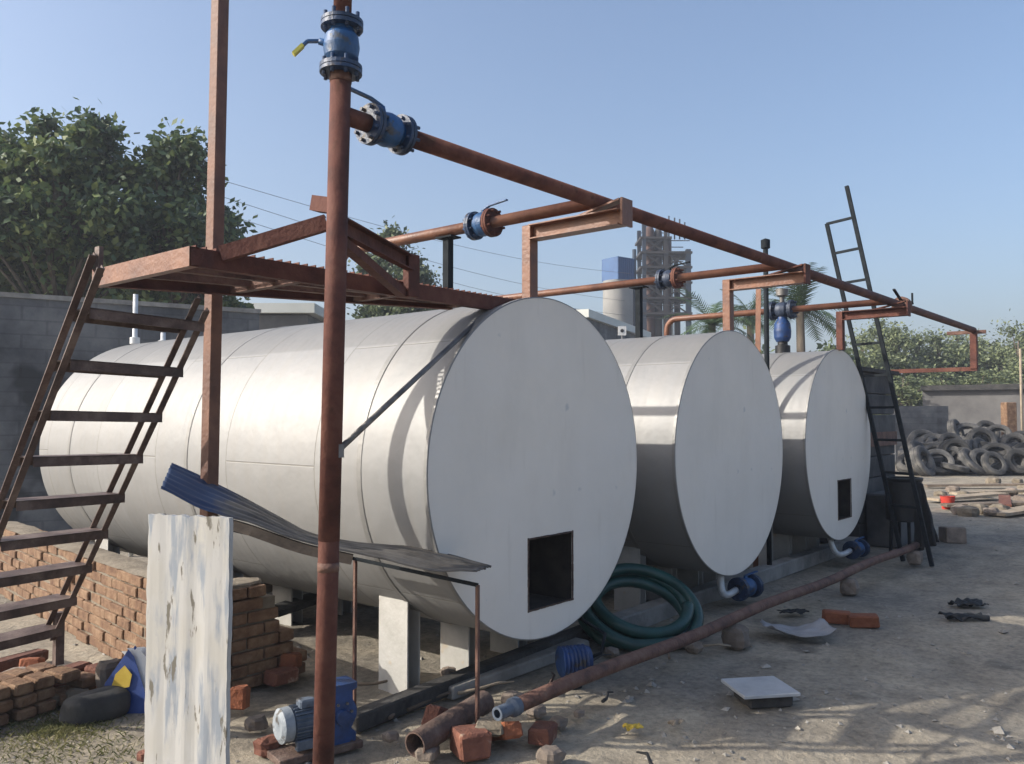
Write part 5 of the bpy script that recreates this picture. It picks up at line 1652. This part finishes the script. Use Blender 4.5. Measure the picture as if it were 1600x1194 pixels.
def tyres():
    R0, r0, wd = 0.44, 0.25, 0.25
    prof = [(r0, -wd * 0.36), (r0 + 0.04, -wd * 0.5), (R0 - 0.07, -wd * 0.5), (R0 - 0.015, -wd * 0.40), (R0, -wd * 0.28), (R0 - 0.012, -wd * 0.10), (R0, -wd * 0.08), (R0, wd * 0.08), (R0 - 0.012, wd * 0.10), (R0, wd * 0.28), (R0 - 0.015, wd * 0.40), (R0 - 0.07, wd * 0.5), (r0 + 0.04, wd * 0.5), (r0, wd * 0.36), (r0 + 0.02, wd * 0.30), (R0 - 0.06, wd * 0.35), (R0 - 0.06, -wd * 0.35), (r0 + 0.02, -wd * 0.30), (r0, -wd * 0.36)]
    mb = MB(); mb.lathe((0, 0, 0), UP, prof, 30)
    proto = None
    rs = random.Random(3)
    lab = 'worn dusty tyre in the heap of tyres before the pale wall'
    n = 0
    for layer in range(4):
        for k in range(26 - layer * 4):
            px = 1412 + (1660 - 1412) * (k + rs.uniform(-0.3, 0.3)) / (25 - layer * 4)
            if px < 1424 + layer * 10: px += 14
            d = 25.3 + layer * 0.75 + rs.uniform(-0.5, 0.5)
            hm = 0.85 + 0.25 * math.sin(px * 0.03)
            q = hit(px, 650, d=d)
            z = 0.14 + layer * 0.27 * hm + rs.uniform(0, 0.12)
            stand = rs.random() < 0.62
            if proto is None:
                o = mb.build('old_tyre', M['rubber']); proto = o
            else:
                o = proto.copy(); COL.objects.link(o)
            tag(o, lab, 'tyre', 'heap of old tyres')
            n_w = rs.uniform(0.75, 1.15)
            if stand:
                yaw = A2 + math.pi + rs.uniform(-0.9, 0.9)
                tl = R(rs.uniform(35, 80))
                z += 0.16
            else:
                yaw = rs.uniform(0, 6.28); tl = R(rs.uniform(0, 30))
            o.location = (q.x, q.y, z)
            o.rotation_euler = (0, tl, yaw)
            s = rs.uniform(0.85, 1.12); o.scale = (s, s, s * n_w)
            n += 1
tyres()

# planks, bucket and rubble in the sunny far yard
def plank(px, py, ln, w_, yaw, mt, lab, z=0.06, name='plank', th=0.05):
    c = hit(px, py, Z=z)
    d = Vector((math.cos(R(yaw)), math.sin(R(yaw)), 0))
    mb = MB(); mb.bar(c - d * ln / 2, c + d * ln / 2 + UP * 0.06, w_, th)
    solo(mb, name, M[mt], (c.x, c.y, 0), lab, 'plank')
plank(1512, 778, 1.9, 0.35, -30, 'wood_pale', 'pale plank lying left of the red bucket and stones')
plank(1545, 790, 1.6, 0.3, -55, 'wood', 'dark brown plank in the rubble of the sunny yard', 0.10)
plank(1560, 770, 2.2, 0.3, -40, 'wood_pale', 'long pale plank at the back of the sunny rubble')
plank(1592, 800, 1.3, 0.4, -25, 'wood_pale', 'short pale plank at the right edge of the sunny rubble')
plank(1530, 760, 2.4, 0.25, -60, 'wood', 'weathered plank nearest the tyre heap')
plank(1570, 785, 1.4, 0.2, 10, 'brick_red', 'reddish plank across the sunny rubble', 0.14)
c = hit(1481, 796, Z=0.0)
t = thing('red_bucket', c, 'small red bucket standing in the sunny yard left of the planks', 'bucket')
mb = MB(); mb.lathe(c, UP, [(0.001, 0), (0.10, 0), (0.13, 0.24), (0.137, 0.25), (0.125, 0.25), (0.10, 0.03), (0.001, 0.02)], 22); mb.build('pail', M['red_plastic'], t)
mb = MB(); mb.tube([c + UP * 0.245 + RIGHT * 0.13 * math.cos(a) - FWD * 0.10 * math.sin(a) + UP * 0.02 * math.sin(a) for a in np.linspace(0, math.pi, 12)], 0.006, 6); mb.build('handle', M['grey_steel'], t)
rk = random.Random(17)
spots = [(1500, 797), (1513, 800), (1528, 796), (1548, 800), (1562, 797), (1583, 790), (1596, 782), (1505, 772), (1538, 772), (1580, 768), (1600, 765), (1470, 772), (1490, 765), (1590, 752), (1552, 752)]
for k, (px, py) in enumerate(spots):
    c = hit(px, py, Z=0.08)
    s = rk.uniform(0.22, 0.42)
    mb = MB(); rock(mb, c, (s, s, s * 0.6), 200 + k)
    solo(mb, 'rubble_lump', M['mortar' if k % 3 else 'stone'], (c.x, c.y, 0), 'pale rubble lump among the planks of the sunny yard', 'rubble', 'rubble in the sunny yard')

# ------------------------------------------------------------------ gravel, litter and grass (uncountable)
def gravel():
    rs = np.random.RandomState(9)
    mb = MB()
    n = 0
    while n < 1200:
        px = rs.uniform(-40, 1640); py = 650 + 560 * rs.uniform(0.18, 1) ** 1.0
        p = hit(px, py, Z=0)
        if p.x < 2.4 and p.y > 4.2 and rs.uniform() < 0.5: continue
        dens = noise.noise(Vector((p.x * 0.8, p.y * 0.8, 4)))
        if dens < -0.05 and rs.uniform() < 0.75: continue
        s = 0.007 + 0.024 * rs.uniform() ** 3 + (0.03 if rs.uniform() < 0.03 else 0)
        a = rs.uniform(0, 6.28)
        x = Vector((math.cos(a), math.sin(a), rs.uniform(-.3, .3))).normalized(); y = UP.cross(x).normalized(); z = x.cross(y)
        c = Vector((p.x, p.y, gh(p.x, p.y) + s * 0.15))
        vs = [c + x * s, c - x * s * 0.9, c + y * s * 0.8, c - y * s * 0.7, c + z * s * 0.55, c - z * s * 0.5]
        vs = [v + Vector(rs.uniform(-.25, .25, 3)) * s for v in vs]
        mb.add(vs, [(0, 2, 4), (2, 1, 4), (1, 3, 4), (3, 0, 4), (2, 0, 5), (1, 2, 5), (3, 1, 5), (0, 3, 5)])
        n += 1
    tag(mb.build('gravel', M['gravel']), 'small stones and grit scattered over the dirt', 'gravel', kind='stuff')
gravel()

def grass():
    rs = np.random.RandomState(4)
    V = []
    for px, py, rad, cnt in ((60, 1100, 0.2, 700), (100, 1138, 0.10, 1500), (60, 1160, 0.25, 1300), (160, 1180, 0.2, 500), (10, 1120, 0.15, 900)):
        c = hit(px, py, Z=0)
        for k in range(cnt):
            x, y = c.x + rs.normal(0, rad), c.y + rs.normal(0, rad)
            h = rs.uniform(0.012, 0.045); a = rs.uniform(0, 6.28)
            b = Vector((x, y, gh(x, y) - 0.01)); s = Vector((math.cos(a), math.sin(a), 0)) * 0.0022
            ln = Vector((rs.normal(0, 0.018), rs.normal(0, 0.018), h))
            V += [b - s, b + s, b + ln * 0.6 + s * 0.6, b + ln + Vector((ln.x, ln.y, 0)) * 0.5]
    me = quads_mesh('grass', np.array([tuple(v) for v in V]), M['grass'])
    o = bpy.data.objects.new('grass', me); link(o)
    tag(o, 'short dry grass at lower left', 'grass', kind='stuff')
grass()

# ------------------------------------------------------------------ haze
mt = bpy.data.materials.new('air')
mt.use_nodes = True
t = mt.node_tree
t.nodes.remove(t.nodes["Principled BSDF"])
pv = t.nodes.new("ShaderNodeVolumePrincipled")
pv.inputs["Color"].default_value = (0.80, 0.86, 0.97, 1)
pv.inputs["Density"].default_value = 0.0018
pv.inputs["Anisotropy"].default_value = 0.2
t.links.new(pv.outputs[0], t.nodes["Material Output"].inputs["Volume"])
mb = MB(); mb.box((0, 0, 14.5), (4400, 4400, 31.0))
tag(mb.build('haze', mt), kind='stuff')
